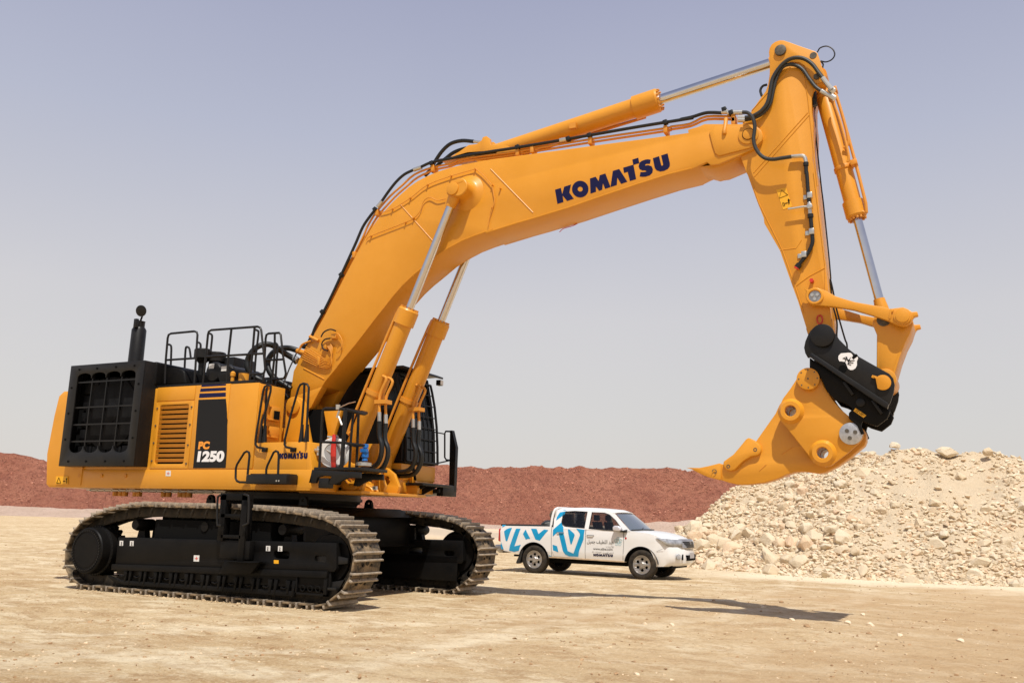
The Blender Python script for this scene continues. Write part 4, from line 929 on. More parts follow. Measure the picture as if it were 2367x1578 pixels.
rg_ = m.build('radiator_guard', BLK, U, bevel=0.008)
m = MB()
for i in range(1,4): x = X0+w_*i; m.box(x-0.012,x+0.012,RY+0.031,RY+0.08,Z0,Z1_)
for z in (3.80,3.31,2.98,2.66): m.box(X0,X1,RY+0.032,RY+0.075,z-0.014,z+0.014)
m.build('guard_bars', BLK, rg_)
m = MB()
for i in range(4):
    for j, z in enumerate((2.30,2.62,2.95,3.28,3.60)): m.box(X0+w_*i+0.02, X0+w_*(i+1)-0.02, -1.86, -1.80, z, z+0.28)
m.cyl((-3.0,-1.88,3.2),(-3.0,-1.84,3.2),0.7,n=40); m.cyl((-3.0,-1.89,3.2),(-3.0,-1.85,3.2),0.2,n=24)
m.build('radiator_core', GREYC, rg_, bevel=0.01)
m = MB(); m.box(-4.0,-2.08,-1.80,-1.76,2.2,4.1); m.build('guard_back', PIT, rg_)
m = MB()
for x in (-3.80,-3.30,-2.78,-2.28): m.cyl((x,RY,4.05),(x,RY-0.012,4.05),0.02,n=8); m.cyl((x,RY,2.28),(x,RY-0.012,2.28),0.02,n=8)
for z in (2.70,3.2,3.7): m.cyl((-3.96,RY,z),(-3.96,RY-0.012,z),0.02,n=8); m.cyl((-2.12,RY,z),(-2.12,RY-0.012,z),0.02,n=8)
m.split('guard_bolt', PIT, rg_)
# exhaust
m = MB(); ex_ = q1('Z1', -1.2, 718, 440); zt = q1('Z1', -1.2, 735, 205)[1]; xr = ex_[0]
m.lathe((xr,-1.2,0),(0,0,1),[(4.1,0.148),(zt-0.02,0.142),(zt+0.03,0.115),(zt+0.03,0.10),(zt+0.14,0.10),(zt+0.16,0.106),(zt+0.16,0.085),(zt+0.1,0.085)],n=32)
exh = m.build('exhaust_pipe', BLK, U)
m = MB(); m.cyl((xr+0.06,-1.24,zt+0.16),(xr+0.14,-1.28,zt+0.24),0.02,n=8); m.box(xr+0.02,xr+0.10,-1.37,-1.31,zt+0.0,zt+0.18)
c = Vector((xr+0.08,-1.27,zt+0.36)); nn_ = Vector((0.25,-0.93,-0.25)).normalized(); m.cyl(c-nn_*0.012, c+nn_*0.012, 0.115, n=32); m.build('rain_flap', BLK, exh, bevel=0.004)
# air cleaners
for k, (gx, gy, rw, rh, Y, gx2, gy2) in enumerate(((415,345,0,0,-1.15,0,0),(530,372,0,0,-0.95,0,0))):
    a, b = q1('Z2', Y, gx, gy); m = MB()
    m.lathe((a,Y,0),(0,0,1),[(b-0.55,0.06),(b-0.18,0.065),(b-0.09,0.14),(b-0.08,0.165),(b+0.08,0.165),(b+0.10,0.15),(b+0.10,0)],n=32)
    pf = m.build('air_precleaner', BLK, U)
    m = MB(); yb = Y-0.30 if k == 0 else Y-0.1
    xb, zb = q1('Z2', -1.35, 495 if k == 0 else 595, 485 if k == 0 else 505)
    m.lathe((xb,-1.35,zb),(0,1,0),[(-0.02,0),(0.0,0.17),(0.02,0.195),(0.06,0.20),(0.10,0.185),(0.8,0.185),(0.8,0)],n=40); m.tube([(a,Y,b-0.5),(a,Y,b-0.62),(a+0.04,Y,b-0.7)],0.09,n=12,smooth=3)
    ac = m.build('air_cleaner', BLK, U); wl = MB()
    wl.box(xb-0.09,xb+0.04,-1.374,-1.371,zb+0.06,zb+0.15); wl.build('label', WPL, ac)
m = MB(); a, b = q1('Z2', -1.4, 655, 520); m.lathe((a,-1.4,0),(0,0,1),[(3.7,0.035),(b,0.035),(b,0.05),(b+.06,0.05),(b+.09,0.02),(b+.09,0)],n=16)
a, b = q1('Z2', -1.4, 747, 525); m.lathe((a,-1.4,0),(0,0,1),[(3.7,0.10),(b+0.06,0.10),(b+.06,0)],n=24); fc_ = m.split('filler_neck', YEL, dk)[-1]
m = MB(); m.cyl((a,-1.4,b+0.06),(a,-1.4,b+0.085),0.105,n=24); m.build('filler_cap', BLK, fc_)
# roof hand rails
def rails(name, groups, r=0.021):
    m = MB()
    for Y, pts, sm in groups: m.tube([(lambda Pp: (Pp[0], Y, Pp[1]))(q1('B6', Y, x, y)) for x, y in pts], r, n=8, smooth=sm)
    return m.split(name, BLK, U)[0]
Yr = -1.66
rails('roof_handrail', [(Yr,[(10,1150),(25,720),(60,320),(78,262),(120,240),(540,200),(585,215),(600,260),(575,640),(545,1150)],0),(Yr,[(40,720),(580,685)],0),(-1.0,[(62,440),(100,445),(125,490),(120,700),(105,1150)],3),(-1.0,[(365,900),(385,520),(420,487),(455,520),(480,690)],3),(-1.0,[(598,398),(640,415),(658,470),(640,700),(615,1150)],3)])
rails('roof_handrail', [(Yr,[(700,1150),(750,660),(790,260),(805,205),(850,178),(1690,115),(1735,135),(1755,180),(1800,600),(1825,880),(1810,945),(1785,970),(1570,972)],0),(Yr,[(1215,160),(1160,650),(1130,1120)],0),(Yr,[(750,662),(1800,602)],0),(Yr,[(1635,122),(1600,560),(1555,1000),(1545,1080)],0),(-1.0,[(800,235),(850,255),(865,310),(840,560),(790,1120)],3),(-1.0,[(1645,170),(1690,190),(1705,240),(1660,620),(1625,1100)],3),(Yr,[(1800,940),(1790,1100)],0)])
rails('roof_handrail', [(-1.1,[(1940,1170),(1990,700),(2000,400),(2000,235)],0),(-1.1,[(1815,720),(1835,330),(1850,262),(1890,240),(2080,228),(2108,260),(2150,640),(2200,960),(2190,1010),(2160,1055),(1950,1075)],0),(-1.1,[(1815,725),(2150,708)],0),(-0.8,[(2000,400),(2050,450),(2050,560),(2030,800),(2010,1170)],3)])
# big loop hoses between house and boom
m = MB()
def tq(m, pts, r, n=14, sm=6): m.tube([at(g, x, y, 1, Y) for g, x, y, Y in pts], r, n=n, smooth=sm)
tq(m, [('B6',2400,760,-0.33),('B6',2330,690,-0.35),('B6',2200,610,-0.45),('B6',2080,530,-0.6),('B6',1960,455,-0.75),('B6',1840,435,-0.85),('B6',1700,475,-0.95),('B6',1580,580,-1.0),('B6',1510,720,-1.0),('B6',1510,860,-1.0),('B6',1570,990,-0.95),('B6',1700,1060,-0.9),('B6',1850,1130,-0.8)], 0.055)
tq(m, [('B6',2500,600,-0.2),('B6',2400,545,-0.25),('B6',2260,505,-0.35),('B6',2120,510,-0.5),('B6',1990,570,-0.6),('B6',1900,680,-0.65),('B6',1872,800,-0.65),('B6',1910,940,-0.65),('B6',2010,1060,-0.6),('B6',2150,1150,-0.55),('B6',2290,1240,-0.5)], 0.055)
m.split('boom_feed_hose', HOSE, U)
m = MB(); tq(m, [('Z2',1170,330,-0.3),('Z2',1110,460,-0.6),('Z2',1060,590,-0.9)], 0.014, sm=0); tq(m, [('Z2',1075,600,-0.4),('Z2',1072,650,-0.4),('Z2',1100,690,-0.35)], 0.016, n=6); m.build('black_cable', HOSE, U)
m = MB(); m.tube([at('Z2',1180,395,1,-0.34), at('Z2',1130,365,1,-0.34)], 0.06, n=12); m.build('hose_fitting', ZINC, boom)
m = MB(); m.tube([at('Z2',1175,315,1,-0.36), at('Z2',1240,335,1,-0.36)], 0.05, n=10); tubeq(m, -0.40, [('Z2',1190,310),('Z2',1215,265),('Z2',1285,235)], 0.02); tubeq(m, -0.40, [('Z2',1275,200),('Z2',1345,235)], 0.03, sm=0); m.build('hose_block', YEL2, boom)
# boom foot bracket plates
m = MB(); bp = q('Z2', -0.6, [(1072,740),(1085,705),(1110,685),(1150,680),(1190,695),(1212,730),(1220,780),(1235,900),(1262,1050),(1330,1090),(1330,1150),(1000,1150),(1060,1000)])
for sg in (-1, 1): m.prism(bp, sg*0.56, sg*0.46)
bk = m.split('boom_bracket', YEL, U, bevel=0.012)[0]
m = MB(); c = q1('Z2', -0.62, 1132, 758)
for sg in (-1,1): m.cyl((c[0], sg*0.56, c[1]), (c[0], sg*0.60, c[1]), 0.15, n=32); m.cyl((c[0], sg*0.56, c[1]), (c[0], sg*0.615, c[1]), 0.03, n=12)
m.split('foot_pin', YEL, bk, bevel=0.005)
m = MB(); m.box(1.45,1.9,0.0,0.45,2.15,2.72); m.box(-0.2, 0.9, -1.05, -0.5, 2.2, 2.6); m.prism([(0.98,2.2),(1.22,2.2),(1.18,2.9),(1.30,3.3),(0.90,3.3),(1.02,2.9)], -0.40, -0.31); m.box(-0.3, 0.3, -0.45, 0.45, 2.2, 3.0); m.split('frame_rib', YEL, bk, bevel=0.01)
m = MB(); m.cyl((1.0,-0.2,2.75),(1.0,0.3,2.75),0.55,n=32); m.box(0.2,1.6,-0.3,0.62,2.2,3.35); m.build('swing_machinery', PIT, bk)
# tall grab rails beside the boom foot
def zrail(name, groups, r=0.020, par=U):
    m = MB()
    for Y, pts, sm in groups: m.tube([(lambda Pp: (Pp[0], Y, Pp[1]))(q1('Z2', Y, x, y)) for x, y in pts], r, n=8, smooth=sm)
    return m.build(name, BLK, par)
for dx in (0, 1):
    if dx == 0: gs = [(-1.80,[(925,1112),(905,1100),(855,1092),(838,1070),(838,1030),(870,830),(900,640),(912,605),(935,592),(962,600),(960,640),(920,800),(890,880),(882,960),(875,1050)],0),(-1.68,[(932,596),(925,660),(915,900),(905,1050)],0)]
    else: gs = [(-1.80,[(1160,1110),(1130,1100),(1085,1090),(1072,1070),(1075,1030),(1120,840),(1185,615),(1200,588),(1225,578),(1255,585),(1268,610),(1255,850),(1245,1050)],0),(-1.68,[(1232,580),(1228,700),(1215,860),(1200,1050)],0)]
    gr = zrail('grab_rail', gs)
    m = MB(); a, b = q1('Z2', -1.76, 915 if dx == 0 else 1145, 1112); m.box(a-0.05, a+0.05, -1.79, -1.745, b-0.035, b+0.035)
    for x in ((880, 908) if dx == 0 else (1205, 1247)): a, b = q1('Z2', -1.70, x, 1050); m.lathe((a,-1.70,0),(0,0,1),[(2.60,0.05),(2.63,0.045),(2.9,0.024)],n=12)
    m.split('rail_foot', BLK, gr)
# lower side step
m = MB(); A = q1('Z2', -2.0, 780, 1312); B = q1('Z2', -2.0, 1100, 1388); m.box(A[0], B[0], -2.05, -1.76, B[1], A[1]); m.box(A[0]+0.02, B[0]-.02, -1.98, -1.76, B[1]+.02, A[1]+0.02)
stp = m.build('side_step', BLK, U, bevel=0.01)
zrail('step_rail', [(-2.0,[(775,1310),(782,1240),(790,1160),(785,1132),(768,1124),(748,1135),(690,1228),(680,1260),(678,1340),(688,1362),(710,1372),(1010,1378)],0),(-2.0,[(1018,1360),(1026,1160),(1020,1130),(1003,1122),(985,1132),(935,1235),(925,1270),(922,1370)],0)], par=stp)
m = MB(); m.cyl((B[0]-0.15,-2.06,B[1]+.05),(B[0]-0.15,-2.05,B[1]+.05),0.015,n=8); m.cyl((B[0]-0.2,-2.06,B[1]+.05),(B[0]-0.2,-2.05,B[1]+.05),0.015,n=8); m.split('step_bolt', ZINC, stp)
# ---- front service platform with rails
PYY = -1.72
m = MB(); A = q1('Z3', PYY, 385, 1130); B = q1('Z3', PYY, 885, 1160)
m.box(A[0], A[0]+0.95, -1.75, -1.0, A[1]-0.05, A[1])
bq = q('Z3', PYY, [(365,1155),(845,1180),(845,1240),(720,1238),(640,1275),(595,1305),(535,1300),(560,1218),(470,1218),(420,1235),(400,1290),(330,1290)])
m.prism(bq, PYY-0.03, PYY+0.03); m.prism(bq, -1.1, -1.06)
A2 = q1('Z3', PYY, 430, 1240); m.box(A2[0],A2[0]+.2,-1.74,-1.6,A2[1]-0.16,A2[1]-0.0)
pf = m.build('service_platform', BLK, U, bevel=0.006)
m = MB()
def z3(Y, pts, r=0.021, sm=0): m.tube([(lambda Pp: (Pp[0], Y, Pp[1]))(q1('Z3', Y, x, y)) for x, y in pts], r, n=8, smooth=sm)
z3(PYY,[(427,1130),(440,900),(458,575),(468,548),(490,538),(620,540),(690,548)]); z3(PYY,[(650,1140),(675,800),(690,548)],0.034)
z3(PYY,[(440,875),(690,885),(880,912)]); 
m.tube([at('Z3',690,548,1,PYY), at('Z3',790,575,1,-1.5), at('Z3',880,592,1,-1.25), at('Z3',900,585,1,-1.05), at('Z3',850,575,1,-1.05), at('Z3',780,565,1,-1.3)], 0.03, n=8)
m.tube([at('Z3',730,1140,1,-1.5), at('Z3',745,860,1,-1.5), at('Z3',770,575,1,-1.5)], 0.022, n=8)
m.tube([at('Z3',800,1140,1,-1.25), at('Z3',812,860,1,-1.25), at('Z3',822,590,1,-1.25)], 0.024, n=8)
m.tube([at('Z3',690,885,1,PYY), at('Z3',780,912,1,-1.4), at('Z3',880,908,1,-1.1)], 0.024, n=8)
m.build('platform_rail', BLK, pf)
# hose reel
m = MB(); hx, hz = q1('Z3', -1.5, 575, 985); hn = Vector((0.18,-1,0.0)).normalized()
m.lathe((hx,-1.5,hz), hn, [(-0.13,0.0),(-0.13,0.235),(-0.11,0.25),(-0.10,0.235),(-0.08,0.15),(0.02,0.15),(0.04,0.235),(0.055,0.25),(0.065,0.24),(0.066,0.155),(0.05,0.15),(0.045,0)], n=48); rl = m.build('hose_reel', WPL, U)
m = MB(); m.lathe((hx,-1.5,hz), hn, [(0.05,0.0),(0.055,0.0),(0.056,0.14),(0.05,0.15)], n=40); m.build('reel_hub', GRY, rl)
m = MB(); bx, bz = q1('Z3', -1.62, 575, 840); bx2, bz2 = q1('Z3', -1.62, 590, 1105); m.prism([(hx+0.02,hz+0.30),(hx+0.07,hz+0.30),(hx+0.10,hz+0.05),(hx+0.12,hz-0.26),(hx+0.04,hz-0.26),(hx+0.0,hz+0.05)], -1.60, -1.57); m.build('reel_arm', RED, rl, bevel=0.004)
m = MB(); m.tube([at('Z3',510,825,1,-1.55), at('Z3',600,830,1,-1.5)], 0.02, n=8); m.tube([at('Z3',600,815,1,-1.5), at('Z3',612,850,1,-1.5)], 0.03, n=8)
m.tube([at('Z3',385,960,1,-1.6), at('Z3',430,965,1,-1.6)], 0.035, n=10); m.tube([at('Z3',415,920,1,-1.6), at('Z3',415,1010,1,-1.6)], 0.025, n=8)
m.tube([at('Z3',500,955,1,-1.57), at('Z3',550,985,1,-1.57)], 0.01, n=6)
m.tube([at('Z3',640,525,1,-1.3), at('Z3',720,488,1,-1.0), at('Z3',790,472,1,-0.8)], 0.010, n=6)
m.lathe(at('Z3',615,520,1,-1.74),(0,0,1),[(-0.05,0),(-0.05,0.035),(0.03,0.04),(0.03,0)],n=12)
m.tube([at('Z3',628,560,1,-1.74), at('Z3',605,630,1,-1.74)], 0.018, n=6); m.tube([at('Z3',622,620,1,-1.74), at('Z3',655,705,1,-1.74)], 0.018, n=6)
m.split('reel_fitting', ZINC, rl)
m = MB(); m.lathe(at('Z3',885,1065,1,-1.15),(0,0,1),[(0,0.0),(0,0.05),(0.06,0.04),(0.06,0.06),(0.16,0.055),(0.17,0.035),(0.22,0.035),(0.22,0.05),(0.28,0.05),(0.28,0)],n=16); m.box(at('Z3',870,960,1,-1.2).x-0.05, at('Z3',870,960,1,-1.2).x+0.07, -1.22, -1.15, at('Z3',870,960,1,-1.2).z-0.03, at('Z3',870,960,1,-1.2).z+0.03); cp = m.build('blue_coupling', BLUE, U)
m = MB(); P_ = at('Z3',870,1105,1,-1.15); m.lathe(P_,(0,0,1),[(-0.02,0),(-0.02,0.14),(0.03,0.14),(0.05,0.06),(0.05,0)],n=20); m.build('coupling_base', ZINC, cp)
sticker('plate', 'Z3', -0.95, [(962,1318),(998,1320),(997,1357),(962,1356)], WPL, fb, [[(972,1330),(988,1345)], [(986,1328),(974,1345)]], th=0.05)
m = MB(); m.tube([at('Z3',885,1190,1,-0.97), at('Z3',905,1240,1,-0.99), at('Z3',935,1262,1,-1.0)], 0.009, n=6, smooth=3); m.cyl(at('Z3',940,1255,1,-1.02), at('Z3',940,1255,1,-0.97), 0.035, n=14); m.build('sensor_wire', HOSE, fb)

# ---- cab on the far side
CX0, CX1, CY0, CY1, CZ0, CZ1 = 0.35, 2.0, 0.65, 1.75, 2.42, 4.22
m = MB(); side = [(CX0,CZ0),(2.06,CZ0),(2.02,3.05),(1.92,3.65),(1.80,4.16),(CX0,4.18)]
win_f = fillet([(1.28,2.95),(1.90,2.95),(1.86,3.55),(1.70,4.02),(1.28,4.02)], 0.05); win_r = fillet([(0.75,2.95),(1.18,2.95),(1.18,3.45),(0.95,3.45)], 0.05)
for y in (CY0, CY1-0.05): m.prism(side, y, y+0.05, [win_f, win_r])
m.box(CX0, CX0+0.05, CY0+0.05, CY1-0.05, CZ0, 4.17); m.box(CX0, 1.78, CY0+0.05, CY1-0.05, 4.12, 4.18); m.box(CX0+0.05, 1.96, CY0+0.05, CY1-0.05, CZ0, CZ0+0.06); m.box(1.92,1.97,CY0+.05,CY1-.05,CZ0,2.75)
cab = m.build('cab', BLK, U, bevel=0.01)
m = MB(); m.prism(win_f, CY0+0.02, CY0+0.03); m.prism(win_f, CY1-0.03, CY1-0.02); m.split('side_window', mat('cab_dark_glass', (0.005,0.006,0.006), 0.12, spec=0.35), cab)
m = MB(); m.prism(win_r, CY0+0.02, CY0+0.03); m.prism(win_r, CY1-0.03, CY1-0.02); m.split('side_window', GLASS_DK, cab)
m = MB(); m.add([(2.04,CY0+.02,2.46),(2.04,CY1-.0,2.46),(2.0,CY1-.0,3.1),(2.0,CY0+.02,3.1),(1.76,CY0+.02,4.13),(1.76,CY1-.0,4.13)], [(0,1,2,3),(3,2,5,4)]); m.build('windscreen', mat('cab_front_glass', (0.004,0.005,0.005), 0.2, spec=0.25), cab)
m = MB(); m.box(0.75,1.25,0.95,1.4,2.5,2.95); m.box(0.68,0.82,0.95,1.4,2.9,3.6); m.box(1.1,1.2,1.36,1.44,2.9,3.3); m.build('operator_seat', mat('seat_fabric', (0.10,0.08,0.04), 0.8), cab, bevel=0.04)
m = MB(); m.prism([(0.25,4.18),(1.95,4.21),(2.12,4.17),(2.12,4.21),(1.95,4.27),(0.25,4.26)], CY0-0.08, CY1+0.06); m.box(1.1,1.75,0.75,1.6,4.25,4.29); m.build('cab_roof', BLK, cab, bevel=0.01)
m = MB()
for y in (CY0+0.28, CY1+0.0): m.box(2.02,2.12,y-0.06,y+0.06,4.04,4.15)
lb = m.split('work_lamp', BLK, cab, bevel=0.01)[0]
m = MB()
for y in (CY0+0.28, CY1+0.0): m.box(2.121,2.13,y-0.05,y+0.05,4.05,4.14)
m.split('lamp_glass', WPL, lb)
# front guard grille: vertical and horizontal bars, bulged forward
m = MB()
GP = [(2.42,2.10),(2.48,2.09),(3.05,2.06),(3.65,1.96),(4.02,1.86),(4.15,1.80)]
def interp_(tab, s_):
    if s_ <= tab[0][0]: return tab[0][1]
    for (a, b_), (c_, d_) in zip(tab, tab[1:]):
        if s_ <= c_: return b_+(d_-b_)*(s_-a)/(c_-a)
    return tab[-1][1]
def gpt(y, z): return (interp_(GP, z), y, z)
for i in range(8): y = CY0-0.02+(CY1-CY0+0.04)*i/7; m.tube([gpt(y, z) for z in (2.46,2.8,3.2,3.6,3.9,4.05)], 0.026 if i in (0,7) else 0.012, n=6)
for j in range(8): z = 2.46+1.59*j/7; m.tube([gpt(CY0-0.02, z), gpt(CY1+0.02, z)], 0.026 if j in (0,7) else 0.012, n=6)
m.build('front_guard', BLK, cab)
m = MB(); m.tube([(2.0,CY0-0.02,2.45),(2.0,CY0-0.02,4.1)],0.03,n=8); m.cyl((1.55,CY0-0.05,3.25),(1.55,CY0-0.02,3.25),0.05,n=12); m.build('guard_frame', BLK, cab)
m = MB(); m.box(0.2,2.05,CY0-0.1,CY1+0.02,2.10,2.40); m.box(-0.2,2.03,CY0-0.3,CY1,1.86,2.12); cbase = m.build('cab_base', YEL, U, bevel=0.015)
m = MB(); m.box(1.952,1.965,0.70,0.80,1.98,2.04); m.tube([(2.06,0.9,2.44),(2.15,0.85,2.2),(2.18,0.84,2.1)],0.03,n=8); m.build('lever', PIT, cbase)
# walkway of the cab side
m = MB(); m.prism([(0.9,1.98),(2.15,1.98),(2.15,1.90),(1.6,1.84),(0.9,1.84)], CY1+0.02, 2.35); m.box(1.9,2.42,CY1-1.0,CY1+0.1,2.0,2.05)
for y in (0.95, 1.35): m.prism([(1.95,2.0),(2.38,2.0),(1.95,1.80)], y-0.015, y+0.015)
m.box(2.05,2.2,CY1+.1,2.38,1.84,2.06)
wk = m.build('cab_walkway', BLK, U, bevel=0.008)
m = MB(); A = at('Z3',1760,760,1,2.3); B = at('Z3',1780,1380,1,2.3)
m.prism([(A.x-0.03,A.z),(A.x+0.02,A.z),(B.x+0.02,A.z-0.35),(B.x+0.02,B.z),(B.x-0.10,B.z)], 2.28, 2.38); 
m.tube([at('Z3',1745,770,1,2.3), at('Z3',1700,768,1,2.3), at('Z3',1690,790,1,2.3), at('Z3',1690,1030,1,2.3), at('Z3',1705,1055,1,2.3), at('Z3',1745,1060,1,2.3)], 0.018, n=8)
m.tube([at('Z3',1690,795,1,2.3), (2.0,CY1,3.1)], 0.014, n=6); m.tube([at('Z3',1740,1062,1,2.3), (2.0,CY1,2.46)], 0.014, n=6)
m.build('walkway_rail', BLK, wk)
# ================================================================== PICKUP TRUCK (own frame: x forward, y away from the viewer's side)
TO = Vector((2.45054853, 9.89954814, 0.0)); TTH = -0.0328017
tex = Vector((math.cos(TTH), math.sin(TTH), 0)); tey = Vector((-math.sin(TTH), math.cos(TTH), 0))
def tq1(g, x, y, yl=-0.872):
    d = ray(g, x, y); t = ((TO-CLOC).dot(tey)+yl)/d.dot(tey); Pp = CLOC+d*t-TO; return (Pp.dot(tex), Pp.z)
def TQ(g, pts, yl=-0.872): return [tq1(g, x, y, yl) for x, y in pts]
TR = empty('pickup_truck', TO, TTH)
tag(TR, 'white double cab pickup truck with blue geometric graphics, parked in front of the rubble pile', 'pickup truck')
WHITE = mat('white_car_paint', (0.74,0.74,0.73), 0.3, coat=0.6, dust=0.10, dustcol=(0.55,0.44,0.30), dscale=1.5)
CYAN = mat('blue_film', (0.0,0.28,0.53), 0.35, coat=0.25)
TRIM = mat('black_plastic_trim', (0.012,0.012,0.012), 0.5, n=0.2)
TYRE = mat('tyre_rubber', (0.016,0.014,0.012), 0.8, n=0.3, nscale=12, dust=0.35, dustcol=(0.15,0.11,0.07), dscale=5, spec=0.2)
RIM = mat('wheel_silver', (0.42,0.40,0.38), 0.35, metal=0.75, n=0.15)
SILL = mat('dusty_sill', (0.46,0.34,0.22), 0.7, n=0.2, nscale=8)
gm = bpy.data.materials.new('window_glass'); gm.use_nodes = True; t_ = gm.node_tree; t_.nodes.clear()
o_ = t_.nodes.new('ShaderNodeOutputMaterial'); a_ = t_.nodes.new('ShaderNodeBsdfTransparent'); a_.inputs[0].default_value = (0.58,0.60,0.58,1); b_ = t_.nodes.new('ShaderNodeBsdfGlossy'); b_.inputs['Roughness'].default_value = 0.03; b_.inputs[0].default_value = (0.9,0.9,0.9,1)
f_ = t_.nodes.new('ShaderNodeFresnel'); f_.inputs[0].default_value = 1.5; x_ = t_.nodes.new('ShaderNodeMixShader'); t_.links.new(f_.outputs[0], x_.inputs[0]); t_.links.new(a_.outputs[0], x_.inputs[1]); t_.links.new(b_.outputs[0], x_.inputs[2]); t_.links.new(x_.outputs[0], o_.inputs[0])
WGL = gm
LAMP = mat('lamp_lens', (0.36,0.37,0.39), 0.18, metal=0.25, coat=0.8, n=0.5, nscale=7)
TAIL = mat('tail_lamp_red', (0.45,0.012,0.012), 0.2, coat=1.0)
SEAT = mat('truck_seat', (0.03,0.03,0.032), 0.8)
SKN = [(0.30,0.80),(0.42,0.835),(0.60,0.872),(1.08,0.872),(1.22,0.85),(1.70,0.69),(1.76,0.62)]
def sidey(z):
    if z <= SKN[0][0]: return SKN[0][1]
    for (a, b), (c, d) in zip(SKN, SKN[1:]):
        if z <= c: return b+(d-b)*(z-a)/(c-a)
    return SKN[-1][1]
def taper(x): return 1-0.11*max(0, (x-1.6)/0.9)**2
def slices(bm, xs=(), ys=(), zs=()):
    for ax, vals in ((0, xs), (1, ys), (2, zs)):
        n_ = Vector((0,0,0)); n_[ax] = 1
        for v in vals:
            co = n_*v; bmesh.ops.bisect_plane(bm, geom=bm.verts[:]+bm.edges[:]+bm.faces[:], plane_co=co, plane_no=n_, dist=1e-6)
def body_post(bm):
    slices(bm, (1.7,1.9,2.05,2.2,2.35,2.45), (-0.82,-0.65,-0.45,-0.2,0,0.2,0.45,0.65,0.82), (0.42,0.6,0.8,0.95,1.08,1.18))
    for v in bm.verts:
        x, y, z = v.co; s = 1 if y > 0 else -1; k = abs(y)/0.872; w = sidey(z)/0.872*taper(x); ny = y*w
        if x > 1.6: x -= 0.36*(k**3.2)*min(1, (x-1.6)/0.9)**1.5
        if x < -2.45: x += 0.06*k**4
        if x > 1.2 and z > 0.95 and z > 0.9: z -= 0.05*(k**4)*min(1, (z-0.9)/0.2)
        v.co = (x, ny, z)
RX, FXX, WZ = -1.60, 1.50, 0.37
def arch(cx, r, a0, a1, n=16): return [(cx+r*math.cos(R_(a0+(a1-a0)*i/(n-1))), WZ+r*math.sin(R_(a0+(a1-a0)*i/(n-1)))) for i in range(n)]
body = ([(-2.60,0.56),(-2.70,0.80),(-2.72,1.10),(-2.68,1.24),(-1.09,1.26),(-1.08,1.22),(1.12,1.22),(1.40,1.235),(1.70,1.215),(2.00,1.165),(2.25,1.10),(2.42,1.03),(2.50,0.96),(2.535,0.80),(2.56,0.70),(2.565,0.55),(2.54,0.44),(2.45,0.375),(2.3,0.345),(1.98,0.335)]
  + arch(FXX, 0.455, 0, 172) + [(1.03,0.41),(0,0.425),(-1.12,0.43)] + arch(RX, 0.455, 8, 165) + [(-2.08,0.50)])
m = MB(); m.prism(body, -0.872, 0.872); bd = m.build('body', WHITE, TR, post=body_post, ang=28)
# sill, underbody
m = MB(); m.box(-1.25,2.25,-0.62,0.62,0.30,0.60); m.box(-2.05,1.95,-0.70,0.70,0.42,0.85); m.cyl((RX,-0.7,WZ),(RX,0.7,WZ),0.06,n=12); m.cyl((FXX,-0.7,WZ),(FXX,0.7,WZ),0.06,n=12); m.box(-2.3,-2.0,-.7,-.6,.42,.47); m.build('underbody', PIT, TR)
m = MB(); m.prism([(1.04,0.405),(1.02,0.445),(-1.12,0.475),(-1.14,0.43)], -0.846, -0.81); m.build('sill', SILL, TR, bevel=0.006)
# panel gaps: thin dark lines
m = MB()
def sline(pts, w=0.006, off=0.0035):
    for (a, b), (c, d) in zip(pts, pts[1:]):
        n = max(1, int(abs(d-b)/0.08)); P0 = [(a+(c-a)*i/n, b+(d-b)*i/n) for i in range(n+1)]
        m.tube([(x, -(sidey(z)*taper(x)+off-0.004), z) for x, z in P0], w, n=4)
sline([(-1.075,1.26),(-1.065,0.80),(-1.05,0.44)]); sline([(-0.055,1.22),(-0.065,0.44)]); sline([(1.02,1.19),(1.03,0.9),(1.0,0.46)]); sline([(-1.03,0.60),(-1.0,0.48),(-0.07,0.455)], 0.003); sline([(1.92,0.72),(2.10,0.80)], 0.004)
m.build('door_gap', TRIM, bd)
# cab upper: tilted side frames with openings, roof, back wall, glass
outl = [(-1.02,1.20),(-1.04,1.45),(-1.02,1.62),(-0.96,1.72),(-0.86,1.755),(-0.3,1.765),(0.30,1.745),(0.58,1.70),(0.72,1.63),(0.95,1.42),(1.20,1.20)]
wr = [(-0.80,1.40),(-0.79,1.60),(-0.74,1.665),(-0.45,1.685),(-0.085,1.675),(-0.105,1.245),(-0.45,1.262),(-0.68,1.28),(-0.77,1.325)]
wf = [(0.055,1.665),(0.03,1.235),(0.45,1.215),(0.99,1.205),(0.96,1.26),(0.76,1.47),(0.57,1.61),(0.42,1.655)]
def tilt(bm):
    slices(bm, (), (), (1.3,1.45,1.6,1.7))
    for v in bm.verts:
        s = 1 if v.co.y > 0 else -1; v.co.y = s*(sidey(v.co.z)-(0.872-abs(v.co.y)))
m = MB()
for sg in (-1, 1): m.prism(outl, sg*0.872, sg*0.83, [wr, wf])
m.split('cab_frame', WHITE, TR, post=tilt, ang=35)
m = MB(); rf = [(-0.98,1.69),(-0.93,1.735),(-0.86,1.76),(-0.3,1.785),(0.2,1.775),(0.50,1.745),(0.70,1.68)]; vs = []; ny = 13
for x, z in rf:
    for j in range(ny):
        t = -1+2*j/(ny-1); hw = sidey(z-0.03)-0.01; vs.append((x+0.10*(1-t*t)*(1 if x > 0.4 else 0), t*hw, z+0.022*(1-t**4)-0.01))
fs = [(i*ny+j, i*ny+j+1, (i+1)*ny+j+1, (i+1)*ny+j) for i in range(len(rf)-1) for j in range(ny-1)]; m.add(vs, fs)
o_r = m.build('roof', WHITE, TR); sm = o_r.modifiers.new('thick', 'SOLIDIFY'); sm.thickness = 0.03; sm.offset = -1
